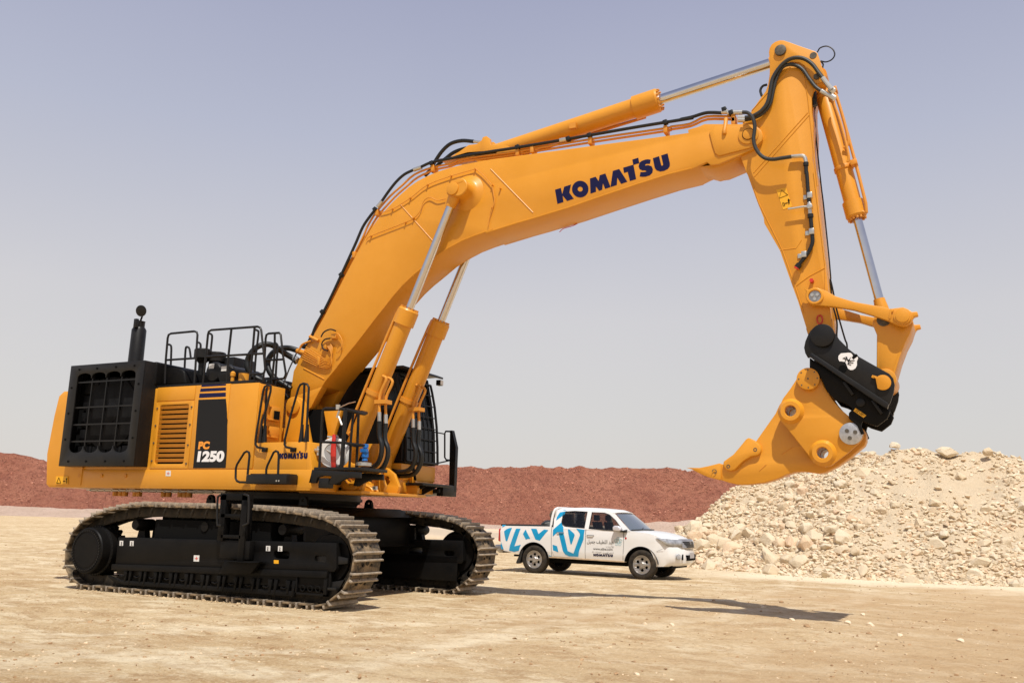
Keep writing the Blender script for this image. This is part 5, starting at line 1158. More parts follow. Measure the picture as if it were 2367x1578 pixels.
m = MB(); m.box(-1.03,-1.0,-0.80,0.80,1.2,1.35); m.box(-1.01,-0.98,-0.70,0.70,1.64,1.72); m.prism([(-1.0,1.3),(-0.97,1.7),(-1.0,1.7),(-1.03,1.3)],-0.76,-0.62); m.prism([(-1.0,1.3),(-0.97,1.7),(-1.0,1.7),(-1.03,1.3)],0.62,0.76); m.build('back_wall', WHITE, TR)
m = MB()
for sg in (-1, 1):
    for w in (wr, wf):
        k = len(w); m.add([(x, sg*(sidey(z)-0.012), z) for x, z in w], [tuple(range(k))])
m.split('side_window', WGL, TR, smooth=False)
m = MB()
for w in (wr, wf): m.tube([(x, -(sidey(z)+0.000), z) for x, z in w], 0.011, n=6, closed=True)
m.split('window_seal', TRIM, TR)
m = MB(); vs = []; ny = 11
for (x, z, hw, bow) in ((1.19,1.215,0.80,0.24),(0.97,1.43,0.745,0.20),(0.74,1.635,0.675,0.14)):
    for j in range(ny): t = -1+2*j/(ny-1); vs.append((x+bow*(1-t*t), t*hw, z+0.01*(1-t*t)))
m.add(vs, [(i*ny+j, i*ny+j+1, (i+1)*ny+j+1, (i+1)*ny+j) for i in range(2) for j in range(ny-1)]); m.build('windscreen', mat('windscreen_glass', (0.10,0.12,0.14), 0.06, spec=1.0, coat=1.0), TR)
m = MB(); m.tube([(1.22,-0.80,1.225),(1.36,-0.5,1.24),(1.45,0,1.245),(1.36,0.5,1.24),(1.22,0.8,1.225)], 0.022, n=6); m.tube([(1.38,-0.45,1.262),(1.30,-0.1,1.31),(1.33,0.1,1.29)], 0.008, n=5); m.build('wiper_cowl', TRIM, TR)
m = MB()
for x in (0.10,-0.75):
    for y in (-0.40, 0.40):
        m.box(x, x+0.5, y-0.24, y+0.24, 0.9, 1.05); m.prism([(x,1.0),(x+0.12,1.0),(x+0.02,1.42),(x-0.07,1.42)], y-0.23, y+0.23); m.box(x-0.07,x+0.0,y-0.13,y+0.13,1.45,1.60); m.cyl((x-0.03,y-0.06,1.40),(x-0.03,y-0.06,1.47),0.01,n=6); m.cyl((x-0.03,y+0.06,1.40),(x-0.03,y+0.06,1.47),0.01,n=6)
m.box(0.95,1.25,-0.75,0.75,0.95,1.20); m.lathe((0.80,0.40,1.12),(-0.9,0,0.35),[(0,0.19),(0.02,0.20),(0.0,0.21),(-0.02,0.20),(0,0.19)],n=24); m.split('seat', SEAT, TR, bevel=0.02)
# mirrors, handles
m = MB(); 
for sg in (-1, 1): m.prism(fillet([(0.78,1.21),(0.77,1.30),(0.83,1.335),(0.95,1.32),(0.985,1.25),(0.97,1.20)], 0.03), sg*0.88, sg*1.02)
mi = m.split('door_mirror', mat('mirror_chrome', (0.72,0.71,0.76), 0.3, metal=0.35), TR, bevel=0.02, seg=3)[0]
m = MB(); m.prism([(0.93,1.17),(1.12,1.17),(1.12,1.24),(0.96,1.20)], -0.93, -0.84); m.prism([(0.93,1.17),(1.12,1.17),(1.12,1.24),(0.96,1.20)], 0.84, 0.93); m.split('mirror_foot', TRIM, mi)
for (gx, gy) in ((835,342),(1132,370)):
    x, z = tq1('Z7', gx, gy); m = MB(); m.tube([(x-0.10,-0.872,z),(x-0.08,-0.895,z),(x+0.08,-0.895,z-0.003),(x+0.10,-0.872,z)], 0.012, n=8); m.build('door_handle', STEEL, TR)
# graphics
def film(nm, pts, g='B3', m_=CYAN, off=0.004, parent=bd):
    p = TQ(g, pts); mm = MB(); mm.prism(p, -0.9, -0.8)
    def ps(bm):
        fs_ = [f for f in bm.faces if abs(f.normal.y) < 0.5 or f.calc_center_median().y > -0.85]; bmesh.ops.delete(bm, geom=fs_, context='FACES')
        slices(bm, (1.7,1.9,2.05,2.2,2.35), (), (0.42,0.5,0.6,0.8,0.95,1.08,1.15,1.22,1.45,1.6))
        for v in bm.verts:
            z = v.co.z; y = -(sidey(z)*taper(v.co.x)+off)
            if v.co.x > 1.6: pass
            v.co.y = y
    return mm.build(nm, m_, parent, post=ps)
G = [[(115,470),(205,478),(200,490),(118,540)], [(172,640),(220,590),(290,560),(370,548),(255,885),(235,897),(215,885),(182,720)], [(475,572),(592,572),(505,830),(438,1028),(608,986),(575,1060),(555,1140),(430,1172),(300,1140),(325,1000)],
 [(722,592),(850,835),(790,835),(735,855),(662,710)], [(865,572),(1005,577),(1065,710),(1200,592),(1312,608),(1095,880),(1050,870),(985,850)], [(92,920),(163,1110),(97,1098),(82,1010)],
 [(1560,135),(1600,85),(1660,70),(1705,90),(1722,125),(1690,150),(1672,205),(1480,362),(1490,270),(1520,200)],
 [(1434,600),(1642,388),(1650,470),(1690,525),(1712,690),(1818,1150),(1965,1218),(2135,745),(2130,690),(2030,570),(2250,600),(2228,850),(2120,1130),(2085,1298),(1850,1288),(1750,1240),(1695,1150),(1585,690),(1560,655),(1434,775)],
 [(1815,600),(1830,583),(1850,588),(1985,700),(2000,745),(1922,970),(1910,982),(1890,968)], [(1428,985),(1545,1025),(1578,1182),(1440,1130)], [(1320,1256),(1405,1288),(1332,1288)]]
for p in G: film('blue_graphic', p)
# door lettering
xl, zl = tq1('B4', 478, 1240); x2, z2 = tq1('B4', 1490, 1335); hh = 0.062
m = logo_flat((xl, -0.849, zl), (1,0,(z2-zl)/(x2-xl)), (0,0.33,1), hh, 0.004, sx=(x2-xl)/(7.9*hh)*1.0)
mxx = max(a for l in LOGN for a, b in l[0]); m = logo_flat((xl, -0.858, zl+0.012), (1,0,0), (0,-0.20,1), hh, 0.004, sx=(x2-xl)/(mxx*hh)); m.build('lettering', NAVY, bd)
DGREY = mat('dark_grey_lettering', (0.10,0.095,0.085), 0.5); LGREY = mat('grey_lettering', (0.34,0.32,0.30), 0.5); PALEB = mat('pale_blue_emblem', (0.25,0.48,0.52), 0.5)
def ttext(s, p0, p1, h, m_, bold=0.0):
    a = tq1('B4', *p0); b = tq1('B4', *p1); o = text(s, h, m_, (a[0], -0.8755, a[1]), (1,0,0), (0,0,1), 'lettering', bd, bold=bold, thick=0.001)
    xs = [v.co.x for v in o.data.vertices]; w = max(xs)-min(xs); k = (b[0]-a[0])/w if w else 1; x0 = min(xs)
    for v in o.data.vertices: v.co.x = a[0]+(v.co.x-x0)*k
    return o
ttext('\uFEDE\uFEF4\uFEE4\uFE9F \uFED2\uFEF4\uFEC4\uFEE0\uFEDF\uFE8D \uFEAA\uFE92\uFECB', (155,540), (1540,600), 0.135, DGREY, 0.0006)
ttext('\uFE95\uFE8E\uFEF4\uFEDF\uFEF6\uFEDF', (1145,780), (1540,800), 0.075, LGREY, 0.0)
ttext('www.aljhe.com', (480,890), (1480,940), 0.085, DGREY, 0.0008)
ttext('\u0669\u0662\u0660\u0660\u0662\u0664\u0665\u0665\u0663 \uFEAA\uFEA3\uFEEE\uFEE4\uFEDF\uFE8D \uFEE2\uFED7\uFEAE\uFEDF\uFE8D', (415,1050), (1530,1110), 0.062, LGREY, 0.0)
m = MB(); ex0, ez0 = tq1('B4', 1770, 465)
for k in range(5):
    t = math.pi/2+k*2*math.pi/5; cxx, czz = ex0+0.075*math.cos(t), ez0+0.075*math.sin(t)
    m.tube([(cxx+0.042*math.cos(t+u*math.pi/3), -0.8755, czz+0.042*math.sin(t+u*math.pi/3)) for u in range(6)], 0.0045, n=4, closed=True); m.tube([(ex0+0.02*math.cos(t),-0.8755,ez0+0.02*math.sin(t)),(cxx,-0.8755,czz)],0.0045,n=4)
m.build('flower_emblem', PALEB, bd)
x, z = tq1('Z7', 1482, 399); m = MB(); m.lathe((x,-0.868,z),(0,-1,0),[(0,0.028),(0.012,0.024),(0.014,0)],n=14); m.build('side_repeater', TAIL, bd)
# lamps, grille, bumper details (follow the tapered nose)
def nosex(y, x0=2.535): return x0-0.36*(abs(y)/0.872)**3.2
m = MB()
for sg in (-1, 1):
    vs = []; cols = 9
    for i in range(cols):
        t = i/(cols-1); yy = sg*(0.80*(1-t)+0.44*t); xx = 1.92+(2.44-1.92)*t**0.85
        ztop = 1.055-0.035*t; zbot = 1.03-0.20*min(1, t*1.9)+0.01*t
        k_ = min(1.0, t*1.3); yo = sg*(sidey(0.95)*taper(xx)+0.004) if t < 0.45 else None
        X = xx; Y = yo if yo is not None else sg*(0.775-(t-0.45)/0.55*0.30)
        if t >= 0.45: X = 2.165+(t-0.45)/0.55*0.305
        vs += [(X-0.02, Y, ztop), (X+0.012, Y+sg*0.006, (ztop+zbot)/2), (X+0.006, Y+sg*0.004, zbot)]
    m.add(vs, [(i*3+j, (i+1)*3+j, (i+1)*3+j+1, i*3+j+1) for i in range(cols-1) for j in range(2)])
for hl_ in m.split('headlight', LAMP, TR): sm = hl_.modifiers.new('thick', 'SOLIDIFY'); sm.thickness = 0.012; sm.offset = 0
m = MB(); n = 15; vs = []
for i in range(n):
    y = -0.46+0.92*i/(n-1); xx = 2.505-0.10*(abs(y)/0.46)**3; vs += [(xx-0.035,y,1.035),(xx+0.005,y,0.97),(xx+0.05,y,0.82),(xx+0.03,y,0.775)]
m.add(vs, [(i*4+j, (i+1)*4+j, (i+1)*4+j+1, i*4+j+1) for i in range(n-1) for j in range(3)]); gg = m.build('grille', RIM, TR); sm = gg.modifiers.new('thick', 'SOLIDIFY'); sm.thickness = 0.03; sm.offset = 0
m = MB()
for k, z in enumerate((0.965,0.925,0.885,0.845)):
    hw = 0.40-0.035*k; m.tube([(2.53-0.10*(abs(y)/0.46)**3+0.012*k, y, z) for y in [-hw+2*hw*i/10 for i in range(11)]], 0.017, n=6)
m.build('grille_slats', TRIM, gg)
m = MB(); m.lathe((2.545,0,0.945),(1,0,0.1),[(0,0.03),(0.012,0.04),(0.0,0.065)],n=24); m.build('badge', RIM, gg)
m = MB(); m.prism([(-0.36,0.64),(0.36,0.64),(0.31,0.50),(-0.31,0.50)], 2.50, 2.575, fr=lambda a, b, d: (d, a, b)); m.box(1,1.001,0,0.001,0.5,0.501); m.build('lower_intake', PIT, TR)
m = MB(); m.box(2.58,2.59,-0.17,0.17,0.56,0.70); pl_ = m.build('number_plate', mat('plate_grey', (0.42,0.40,0.40), 0.6), TR)
m = MB()
for sg in (-1, 1): m.lathe((2.40,sg*0.60,0.60),(0.82,sg*0.5,0),[(0.0,0.075),(0.03,0.07),(0.035,0.05),(0.03,0)],n=20)
m.split('fog_lamp', LAMP, TR)
m = MB()
for sg in (-1, 1): m.prism([(-0.03,0.52),(0.035,0.52),(0.02,0.60),(-0.01,0.66),(-0.04,0.66)], 2.475, 2.50, fr=lambda a, b, d: (d, sg*(0.50+a), b))
m.split('fog_surround', PIT, TR)
m = MB(); m.prism([(-2.745,0.83),(-2.69,0.80),(-2.66,0.86),(-2.67,1.10),(-2.70,1.17),(-2.735,1.14)], -0.83, -0.70); m.prism([(-2.745,0.83),(-2.69,0.80),(-2.66,0.86),(-2.67,1.10),(-2.70,1.17),(-2.735,1.14)], 0.70, 0.83)
m.split('tail_lamp', TAIL, TR, bevel=0.012)
m = MB(); m.prism([(-2.86,0.58),(-2.72,0.50),(-2.60,0.50),(-2.62,0.68),(-2.86,0.72)], -0.80, 0.80); m.build('rear_bumper', STEEL, TR, bevel=0.02)
m = MB(); x0 = RX-0.40
m.prism([(-1.98,0.60),(-1.93,0.60),(-2.02,0.28),(-2.12,0.23),(-2.14,0.27)], -0.86, -0.62); m.prism([(-1.98,0.60),(-1.93,0.60),(-2.02,0.28),(-2.12,0.23),(-2.14,0.27)], 0.62, 0.86); m.split('mud_flap', TRIM, TR)
m = MB()
for cx in (RX, FXX):
    for y0, y1 in ((-0.874, -0.60), (0.60, 0.874)): m.prism(arch(cx, 0.459, 4, 172, 24)+arch(cx, 0.449, 172, 4, 24), y0, y1)
m.split('arch_lining', TRIM, TR)
# bed: black rail cap, dark inner tub, roll bar, cargo
m = MB(); m.tube([(-2.66,-0.80,1.262),(-1.10,-0.80,1.275),(-1.10,0.80,1.275),(-2.66,0.80,1.262)], 0.028, n=8, closed=True); m.build('bed_rail', TRIM, TR)
m = MB(); m.box(-2.62,-1.12,-0.76,0.76,1.255,1.268); m.build('bed_tub', PIT, TR)
m = MB()
for sg in (-1, 1): m.tube([(-1.12,sg*0.80,1.25),(-1.10,sg*0.76,1.5),(-1.06,sg*0.70,1.70),(-1.0,sg*0.62,1.76)], 0.035, n=10, smooth=4)
m.tube([(-1.0,-0.62,1.76),(-1.0,0.62,1.76)], 0.035, n=10); m.build('roll_bar', WHITE, TR)
# dark cargo lying in the bed are things of their own
def blob(name, c, s, m_, seed, parent=None, sub=3, rough=0.25, boxy=False):
    bm = bmesh.new(); bmesh.ops.create_icosphere(bm, subdivisions=sub, radius=1)
    for v in bm.verts:
        n_ = noise.fractal(v.co*1.6+Vector((seed*3.1, 0, 0)), 1.0, 2.0, 4); v.co *= 1+rough*n_
        if boxy: v.co = Vector([math.copysign(abs(k)**0.6, k) for k in v.co])
        v.co.x *= s[0]; v.co.y *= s[1]; v.co.z *= s[2]
        if v.co.z < -0.0: v.co.z *= 0.35
    me = bpy.data.meshes.new(name); bm.to_mesh(me); bm.free(); me.polygons.foreach_set('use_smooth', [True]*len(me.polygons)); me.materials.append(m_)
    o = bpy.data.objects.new(name, me); scene.collection.objects.link(o); o.location = c; return o
def tw(x, y, z): return TO+tex*x+tey*y+Vector((0,0,z))
o = blob('folded_tarpaulin', tw(-1.32,-0.45,1.29), (0.21,0.35,0.15), TRIM, 3); tag(o, 'black folded tarpaulin lying in the pickup bed against the cab', 'tarpaulin')
m = MB()
for k in range(6): m.box(-0.14+0.05*k,-0.115+0.05*k,-0.5+0.05*(k%3),0.5,0.0,0.42-0.05*(k%2))
m.cyl((-0.1,-0.45,0.3),(-0.1,-0.35,0.3),0.1,n=14); m.cyl((0.05,-0.47,0.15),(0.05,-0.35,0.15),0.07,n=14)
o = m.build('equipment_rack', mat('rusty_dark_metal', (0.06,0.045,0.035), 0.7, n=0.5, dust=0.5, dscale=9), None, bevel=0.01); o.location = tw(-1.22,0.15,1.27); o.rotation_euler = (0,0,TTH); tag(o, 'dark rack of dusty metal equipment standing in the pickup bed behind the cab', 'equipment rack')
# wheels
def wheel(x, y, outer):
    w = MB(); w.lathe((0,0,0),(0,-outer,0),[(-0.11,0.235),(-0.125,0.28),(-0.12,0.345),(-0.095,0.370),(0.095,0.370),(0.118,0.345),(0.125,0.30),(0.118,0.245),(0.11,0.235)],n=48)
    wo_ = w.build('wheel', TYRE, TR, ang=40); wo_.location = (x, y, WZ)
    r = MB(); r.lathe((0,0,0),(0,-outer,0),[(-0.10,0.235),(0.06,0.215),(0.112,0.225),(0.115,0.236),(0.105,0.24)],n=40)
    holes = []
    for k in range(6):
        t = R_(60*k+30); c = (0.135*math.cos(t), 0.135*math.sin(t)); e = Vector((math.cos(t), math.sin(t))); pv = Vector((-e.y, e.x))
        holes.append([tuple(Vector(c)+e*(0.038*math.cos(a))+pv*((0.040+0.006*math.cos(a))*math.sin(a))) for a in [2*math.pi*i/10 for i in range(10)]])
    def fr_(a, b, d):
        rr = math.hypot(a, b); return (a, -outer*(d-0.05*max(0, (rr-0.09)/0.13)*0+ (0.03 if rr < 0.085 else (0.0 if rr < 0.17 else 0.02))), b)
    r.prism(circ(0,0,0.222,40), 0.055, 0.070, holes+[list(reversed(circ(0,0,0.07,20)))] , fr=fr_); r.lathe((0,0,0),(0,-outer,0),[(0.08,0.082),(0.105,0.07),(0.118,0.055),(0.118,0)],n=24)
    ro = r.build('rim', RIM, wo_, ang=35)
    d = MB(); d.cyl((0,-outer*0.0,0),(0,-outer*0.03,0),0.22,n=30); d.build('brake_disc', PIT, wo_)
for x in (RX, FXX):
    for y in (-0.755, 0.755): wheel(x+0.02, y, 1 if y < 0 else -1)
# ================================================================== GROUND AND MOUNDS
def axis(lo, hi, step, far, growth=1.16):
    a = [lo+i*step for i in range(int((hi-lo)/step)+1)]; s = step; x = a[-1]
    while x < far: s *= growth; x += s; a.append(x)
    s = step; x = a[0]; b = []
    while x > -far: s *= growth; x -= s; b.append(x)
    return b[::-1]+a
def sstep(a, b, x): t = max(0, min(1, (x-a)/(b-a))); return t*t*(3-2*t)
def ground_h(x, y):
    v = Vector((x, y, 0)); d = math.hypot(x-5, y)
    h = 0.035*noise.noise(v*0.35)+0.018*noise.noise(v*1.3)+0.010*noise.noise(v*4.1)
    if d < 60: h += 0.010*noise.noise(v*9.0)
    inside = (1-sstep(2.4, 3.4, abs(y)))*(1-sstep(3.3, 4.6, abs(x)))
    h = h*(1-inside)-0.006*inside
    tr = (1-sstep(1.0, 1.9, abs(y-9.9)))*(1-sstep(2.2, 3.2, abs(x-2.45))); h = h*(1-tr)
    h += 0.12*math.exp(-((x-7.6)/3.3)**2-((y-1.4)/2.3)**2)*sstep(3.4, 5.2, x)
    return h
xs = axis(-8, 17, 0.10, 3500); ys = axis(-11, 13, 0.10, 3500)
vs = [(x, y, ground_h(x, y)) for y in ys for x in xs]; nx = len(xs)
fs = [(j*nx+i, j*nx+i+1, (j+1)*nx+i+1, (j+1)*nx+i) for j in range(len(ys)-1) for i in range(nx-1)]
me = bpy.data.meshes.new('ground'); me.from_pydata(vs, [], fs); me.polygons.foreach_set('use_smooth', [True]*len(fs))
GRD = bpy.data.objects.new('ground', me); scene.collection.objects.link(GRD); GRD['kind'] = 'structure'
def nmat(name):
    m = bpy.data.materials.new(name); m.use_nodes = True; t = m.node_tree; return m, t, t.nodes['Principled BSDF']
class NT:
    def __init__(s, t): s.t = t; s.co = t.nodes.new('ShaderNodeTexCoord').outputs['Object']
    def n(s, ty, **k):
        q_ = s.t.nodes.new(ty)
        for a, b in k.items():
            if a in q_.inputs: q_.inputs[a].default_value = b
            else: setattr(q_, a, b)
        return q_
    def mapn(s, scale, rot=(0,0,0)):
        mp = s.t.nodes.new('ShaderNodeMapping'); mp.inputs['Scale'].default_value = scale; mp.inputs['Rotation'].default_value = rot; s.t.links.new(s.co, mp.inputs[0]); return mp.outputs[0]
    def noise(s, scale, det=6, rough=0.6, vec=None, lo=0.3, hi=0.7, a=0.0, b=1.0):
        q_ = s.t.nodes.new('ShaderNodeTexNoise'); q_.inputs['Scale'].default_value = scale; q_.inputs['Detail'].default_value = det; q_.inputs['Roughness'].default_value = rough; s.t.links.new(vec or s.co, q_.inputs['Vector'])
        r = s.t.nodes.new('ShaderNodeMapRange'); s.t.links.new(q_.outputs['Fac'], r.inputs[0]); r.inputs[1].default_value = lo; r.inputs[2].default_value = hi; r.inputs[3].default_value = a; r.inputs[4].default_value = b; return r.outputs[0]
    def vor(s, scale, lo=0.0, hi=1.0, a=0.0, b=1.0, feat='F1', vec=None, out='Distance'):
        q_ = s.t.nodes.new('ShaderNodeTexVoronoi'); q_.feature = feat; q_.inputs['Scale'].default_value = scale; s.t.links.new(vec or s.co, q_.inputs['Vector'])
        if out == 'Color': return q_.outputs['Color']
        r = s.t.nodes.new('ShaderNodeMapRange'); s.t.links.new(q_.outputs[out], r.inputs[0]); r.inputs[1].default_value = lo; r.inputs[2].default_value = hi; r.inputs[3].default_value = a; r.inputs[4].default_value = b; return r.outputs[0]
    def mix(s, f, a, b, mode='MIX'):
        x = s.t.nodes.new('ShaderNodeMix'); x.data_type = 'RGBA'; x.blend_type = mode
        for sock, v in ((x.inputs[0], f), (x.inputs[6], a), (x.inputs[7], b)):
            if isinstance(v, bpy.types.NodeSocket): s.t.links.new(v, sock)
            elif isinstance(v, tuple): sock.default_value = (*v, 1)
            else: sock.default_value = v
        return x.outputs[2]
    def math(s, op, a, b=0.0):
        x = s.t.nodes.new('ShaderNodeMath'); x.operation = op
        for sock, v in ((x.inputs[0], a), (x.inputs[1], b)):
            if isinstance(v, bpy.types.NodeSocket): s.t.links.new(v, sock)
            else: sock.default_value = v
        return x.outputs[0]
    def bump(s, h, dist, st=1.0, prev=None):
        b = s.t.nodes.new('ShaderNodeBump'); b.inputs['Strength'].default_value = st; b.inputs['Distance'].default_value = dist; s.t.links.new(h, b.inputs['Height'])
        if prev: s.t.links.new(prev, b.inputs['Normal'])
        return b.outputs[0]
gm_, t, b = nmat('compacted_sand'); N = NT(t)
long_ = N.mapn((0.75,1.25,1), (0,0,R_(8)))
c = N.mix(N.noise(0.16, 5, 0.6, None, 0.40, 0.60), (0.455,0.305,0.15), (0.58,0.43,0.245))
c = N.mix(N.noise(0.55, 10, 0.74, None, 0.47, 0.57, 0, 0.7), c, (0.655,0.515,0.315))
c = N.mix(N.noise(1.1, 9, 0.7, long_, 0.49, 0.60, 0, 0.9), c, (0.73,0.605,0.405))
c = N.mix(N.noise(1.9, 9, 0.72, long_, 0.50, 0.60, 0, 0.8), c, (0.39,0.245,0.115))
c = N.mix(N.noise(9, 8, 0.75, None, 0.50, 0.62, 0, 0.6), c, (0.40,0.255,0.125))
c = N.mix(N.noise(30, 6, 0.75, None, 0.50, 0.64, 0, 0.5), c, (0.80,0.69,0.48))
# broad tyre sweeps and a browner patch towards the right
sp0 = t.nodes.new('ShaderNodeSeparateXYZ'); t.links.new(N.co, sp0.inputs[0])
def sweep(cx, cy, R0, w):
    dx = N.math('SUBTRACT', sp0.outputs['X'], cx); dy = N.math('SUBTRACT', sp0.outputs['Y'], cy)
    rr_ = N.math('SQRT', N.math('ADD', N.math('MULTIPLY', dx, dx), N.math('MULTIPLY', dy, dy)))
    d_ = N.math('ABSOLUTE', N.math('SUBTRACT', N.math('ADD', rr_, N.noise(0.4, 3, 0.5, None, 0.3, 0.7, -0.12, 0.12)), R0))
    r_ = t.nodes.new('ShaderNodeMapRange'); r_.interpolation_type = 'SMOOTHSTEP'; t.links.new(d_, r_.inputs[0]); r_.inputs[1].default_value = w; r_.inputs[2].default_value = w*0.35; r_.inputs[3].default_value = 0; r_.inputs[4].default_value = 1
    return r_.outputs[0]
for cx, cy, R0, w in ((18,-26,19.5,0.34),(18,-26,21.6,0.34),(-14,8,21.5,0.30),(-14,8,23.4,0.30),(6,-40,31.0,0.4),(6,-40,33.1,0.4),(10,46,38.2,0.35),(10,46,36.3,0.35),(30,-4,24.0,0.3)):
    c = N.mix(N.math('MULTIPLY', sweep(cx, cy, R0, w), N.noise(2.2, 7, 0.7, None, 0.38, 0.62, 0.0, 0.55)), c, (0.80,0.69,0.49))
for cx, cy, R0, w in ((18,-26,20.55,0.5),(6,-40,32.0,0.55),(-14,8,22.4,0.4)):
    c = N.mix(N.math('MULTIPLY', sweep(cx, cy, R0, w), N.noise(1.3, 7, 0.7, None, 0.42, 0.66, 0.0, 0.5)), c, (0.43,0.28,0.14))
brn = t.nodes.new('ShaderNodeMapRange'); brn.interpolation_type = 'SMOOTHSTEP'; t.links.new(N.math('ADD', sp0.outputs['X'], N.noise(0.25, 4, 0.6, None, 0.3, 0.7, -3, 3)), brn.inputs[0]); brn.inputs[1].default_value = 5; brn.inputs[2].default_value = 12; brn.inputs[3].default_value = 0; brn.inputs[4].default_value = 0.62
c = N.mix(brn.outputs[0], c, (0.515,0.345,0.185))
ap1 = t.nodes.new('ShaderNodeMapRange'); ap1.interpolation_type = 'SMOOTHSTEP'; t.links.new(N.math('ADD', sp0.outputs['Y'], N.noise(0.6, 6, 0.7, None, 0.3, 0.7, -1.3, 1.3)), ap1.inputs[0]); ap1.inputs[1].default_value = 10.8; ap1.inputs[2].default_value = 13.6
ap2 = t.nodes.new('ShaderNodeMapRange'); ap2.interpolation_type = 'SMOOTHSTEP'; t.links.new(sp0.outputs['X'], ap2.inputs[0]); ap2.inputs[1].default_value = 2.5; ap2.inputs[2].default_value = 6.5
c = N.mix(N.math('MULTIPLY', N.math('MULTIPLY', ap1.outputs[0], ap2.outputs[0]), 0.85), c, (0.80,0.675,0.475))
# paler greyish apron far away and the grey haul road crossing behind
sp3 = t.nodes.new('ShaderNodeSeparateXYZ'); t.links.new(N.mapn((1,1,1), (0,0,R_(27))), sp3.inputs[0])
def rng(v, a, b_, lo=0.0, hi=1.0):
    r = t.nodes.new('ShaderNodeMapRange'); r.interpolation_type = 'SMOOTHSTEP'; t.links.new(v, r.inputs[0]); r.inputs[1].default_value = a; r.inputs[2].default_value = b_; r.inputs[3].default_value = lo; r.inputs[4].default_value = hi; return r.outputs[0]
wob = N.math('ADD', sp3.outputs['Y'], N.noise(0.05, 4, 0.6, None, 0.3, 0.7, -8, 8))
c = N.mix(rng(wob, 14, 40, 0, 0.75), c, (0.72,0.56,0.40))
band = N.math('MULTIPLY', rng(wob, 30, 40), rng(wob, 60, 48)); c = N.mix(N.math('MULTIPLY', band, 0.55), c, (0.38,0.32,0.24))
c = N.mix(rng(wob, 75, 95, 0, 0.8), c, (0.78,0.58,0.45))
t.links.new(c, b.inputs['Base Color']); b.inputs['Roughness'].default_value = 0.92; b.inputs['Specular IOR Level'].default_value = 0.2
nb = N.bump(N.noise(3.0, 10, 0.72, None, 0.2, 0.8), 0.045); nb = N.bump(N.vor(22, 0, 0.5), 0.008, 0.8, nb); nb = N.bump(N.noise(60, 5, 0.7), 0.006, 0.8, nb)
t.links.new(nb, b.inputs['Normal']); GRD.data.materials.append(gm_)

# ---- far bank and red earth mound, running square to the view
Fh = Vector((math.sin(CAM['yaw']), math.cos(CAM['yaw']), 0)); Rh = Vector((math.cos(CAM['yaw']), -math.sin(CAM['yaw']), 0)); C0 = Vector((CLOC.x, CLOC.y, 0))
def strip(name, prof, s0, s1, ds, m_, amp, seed, rows=60, scl=0.25):
    vs = []; nr = rows; ss = [s0+i*ds for i in range(int((s1-s0)/ds)+1)]
    for s_ in ss:
        pr = prof(s_); L = len(pr)-1
        for j in range(nr):
            u = j/(nr-1)*L; k = min(int(u), L-1); f = u-k; d = pr[k][0]*(1-f)+pr[k+1][0]*f; z = pr[k][1]*(1-f)+pr[k+1][1]*f
            p = C0+Fh*d+Rh*s_; q_ = Vector((s_, d*1.0, seed)); env = min(1, j/4)
            n_ = noise.fractal(q_*scl, 0.9, 2.1, 6)*amp*env; vs.append((p.x, p.y, z+n_))
    fs = [(i*nr+j, i*nr+j+1, (i+1)*nr+j+1, (i+1)*nr+j) for i in range(len(ss)-1) for j in range(nr-1)]
    me = bpy.data.meshes.new(name); me.from_pydata(vs, [], fs); me.polygons.foreach_set('use_smooth', [True]*len(fs)); me.materials.append(m_)
    o = bpy.data.objects.new(name, me); scene.collection.objects.link(o); o['kind'] = 'structure'; return o
rm, t, b = nmat('red_earth'); N = NT(t)
c = N.mix(N.noise(0.10, 8, 0.65), (0.315,0.122,0.078), (0.39,0.168,0.108))
c = N.mix(N.noise(0.16, 7, 0.7, None, 0.50, 0.60, 0, 0.55), c, (0.24,0.088,0.060)); c = N.mix(N.noise(0.9, 8, 0.78, None, 0.46, 0.62, 0, 0.65), c, (0.215,0.076,0.052)); c = N.mix(N.noise(3.2, 5, 0.8, None, 0.56, 0.70, 0, 0.7), c, (0.50,0.26,0.17))
t.links.new(c, b.inputs['Base Color']); b.inputs['Roughness'].default_value = 0.95; b.inputs['Specular IOR Level'].default_value = 0.1
nb = N.bump(N.noise(0.7, 10, 0.75, None, 0.2, 0.8), 0.5); nb = N.bump(N.vor(2.2, 0, 0.6), 0.22, 0.9, nb); t.links.new(nb, b.inputs['Normal']); REDM = rm
bm_, t, b = nmat('gravel_bank'); N = NT(t)
c = N.mix(N.noise(0.2, 8, 0.7), (0.74,0.55,0.43), (0.62,0.45,0.33)); c = N.mix(N.noise(2.5, 6, 0.8, None, 0.5, 0.68, 0, 0.6), c, (0.36,0.22,0.16)); t.links.new(c, b.inputs['Base Color']); b.inputs['Roughness'].default_value = 0.95
t.links.new(N.bump(N.noise(1.5, 8, 0.75), 0.3), b.inputs['Normal'])
crest = [(-100,9.1),(-83,9.75),(-80,9.5),(-76,8.6),(-72,8.3),(-69,8.9),(-64,9.2),(-40,9.2),(-10,9.6),(0,9.75),(12,9.85),(22,10.1),(35,10.0),(60,9.4),(110,9.0)]
BZ = [(-90,1.4),(-40,1.2),(-6,0.7),(5,0.55),(15,1.0),(27,2.0),(60,2.1)]
def interp(tab, s_):
    if s_ <= tab[0][0]: return tab[0][1]
    for (a, b_), (c_, d_) in zip(tab, tab[1:]):
        if s_ <= c_: return b_+(d_-b_)*(s_-a)/(c_-a)
    return tab[-1][1]
def gully(s_): return 0.45*noise.noise(Vector((s_*0.11,2,7)))+0.25*noise.noise(Vector((s_*0.37,5,1)))
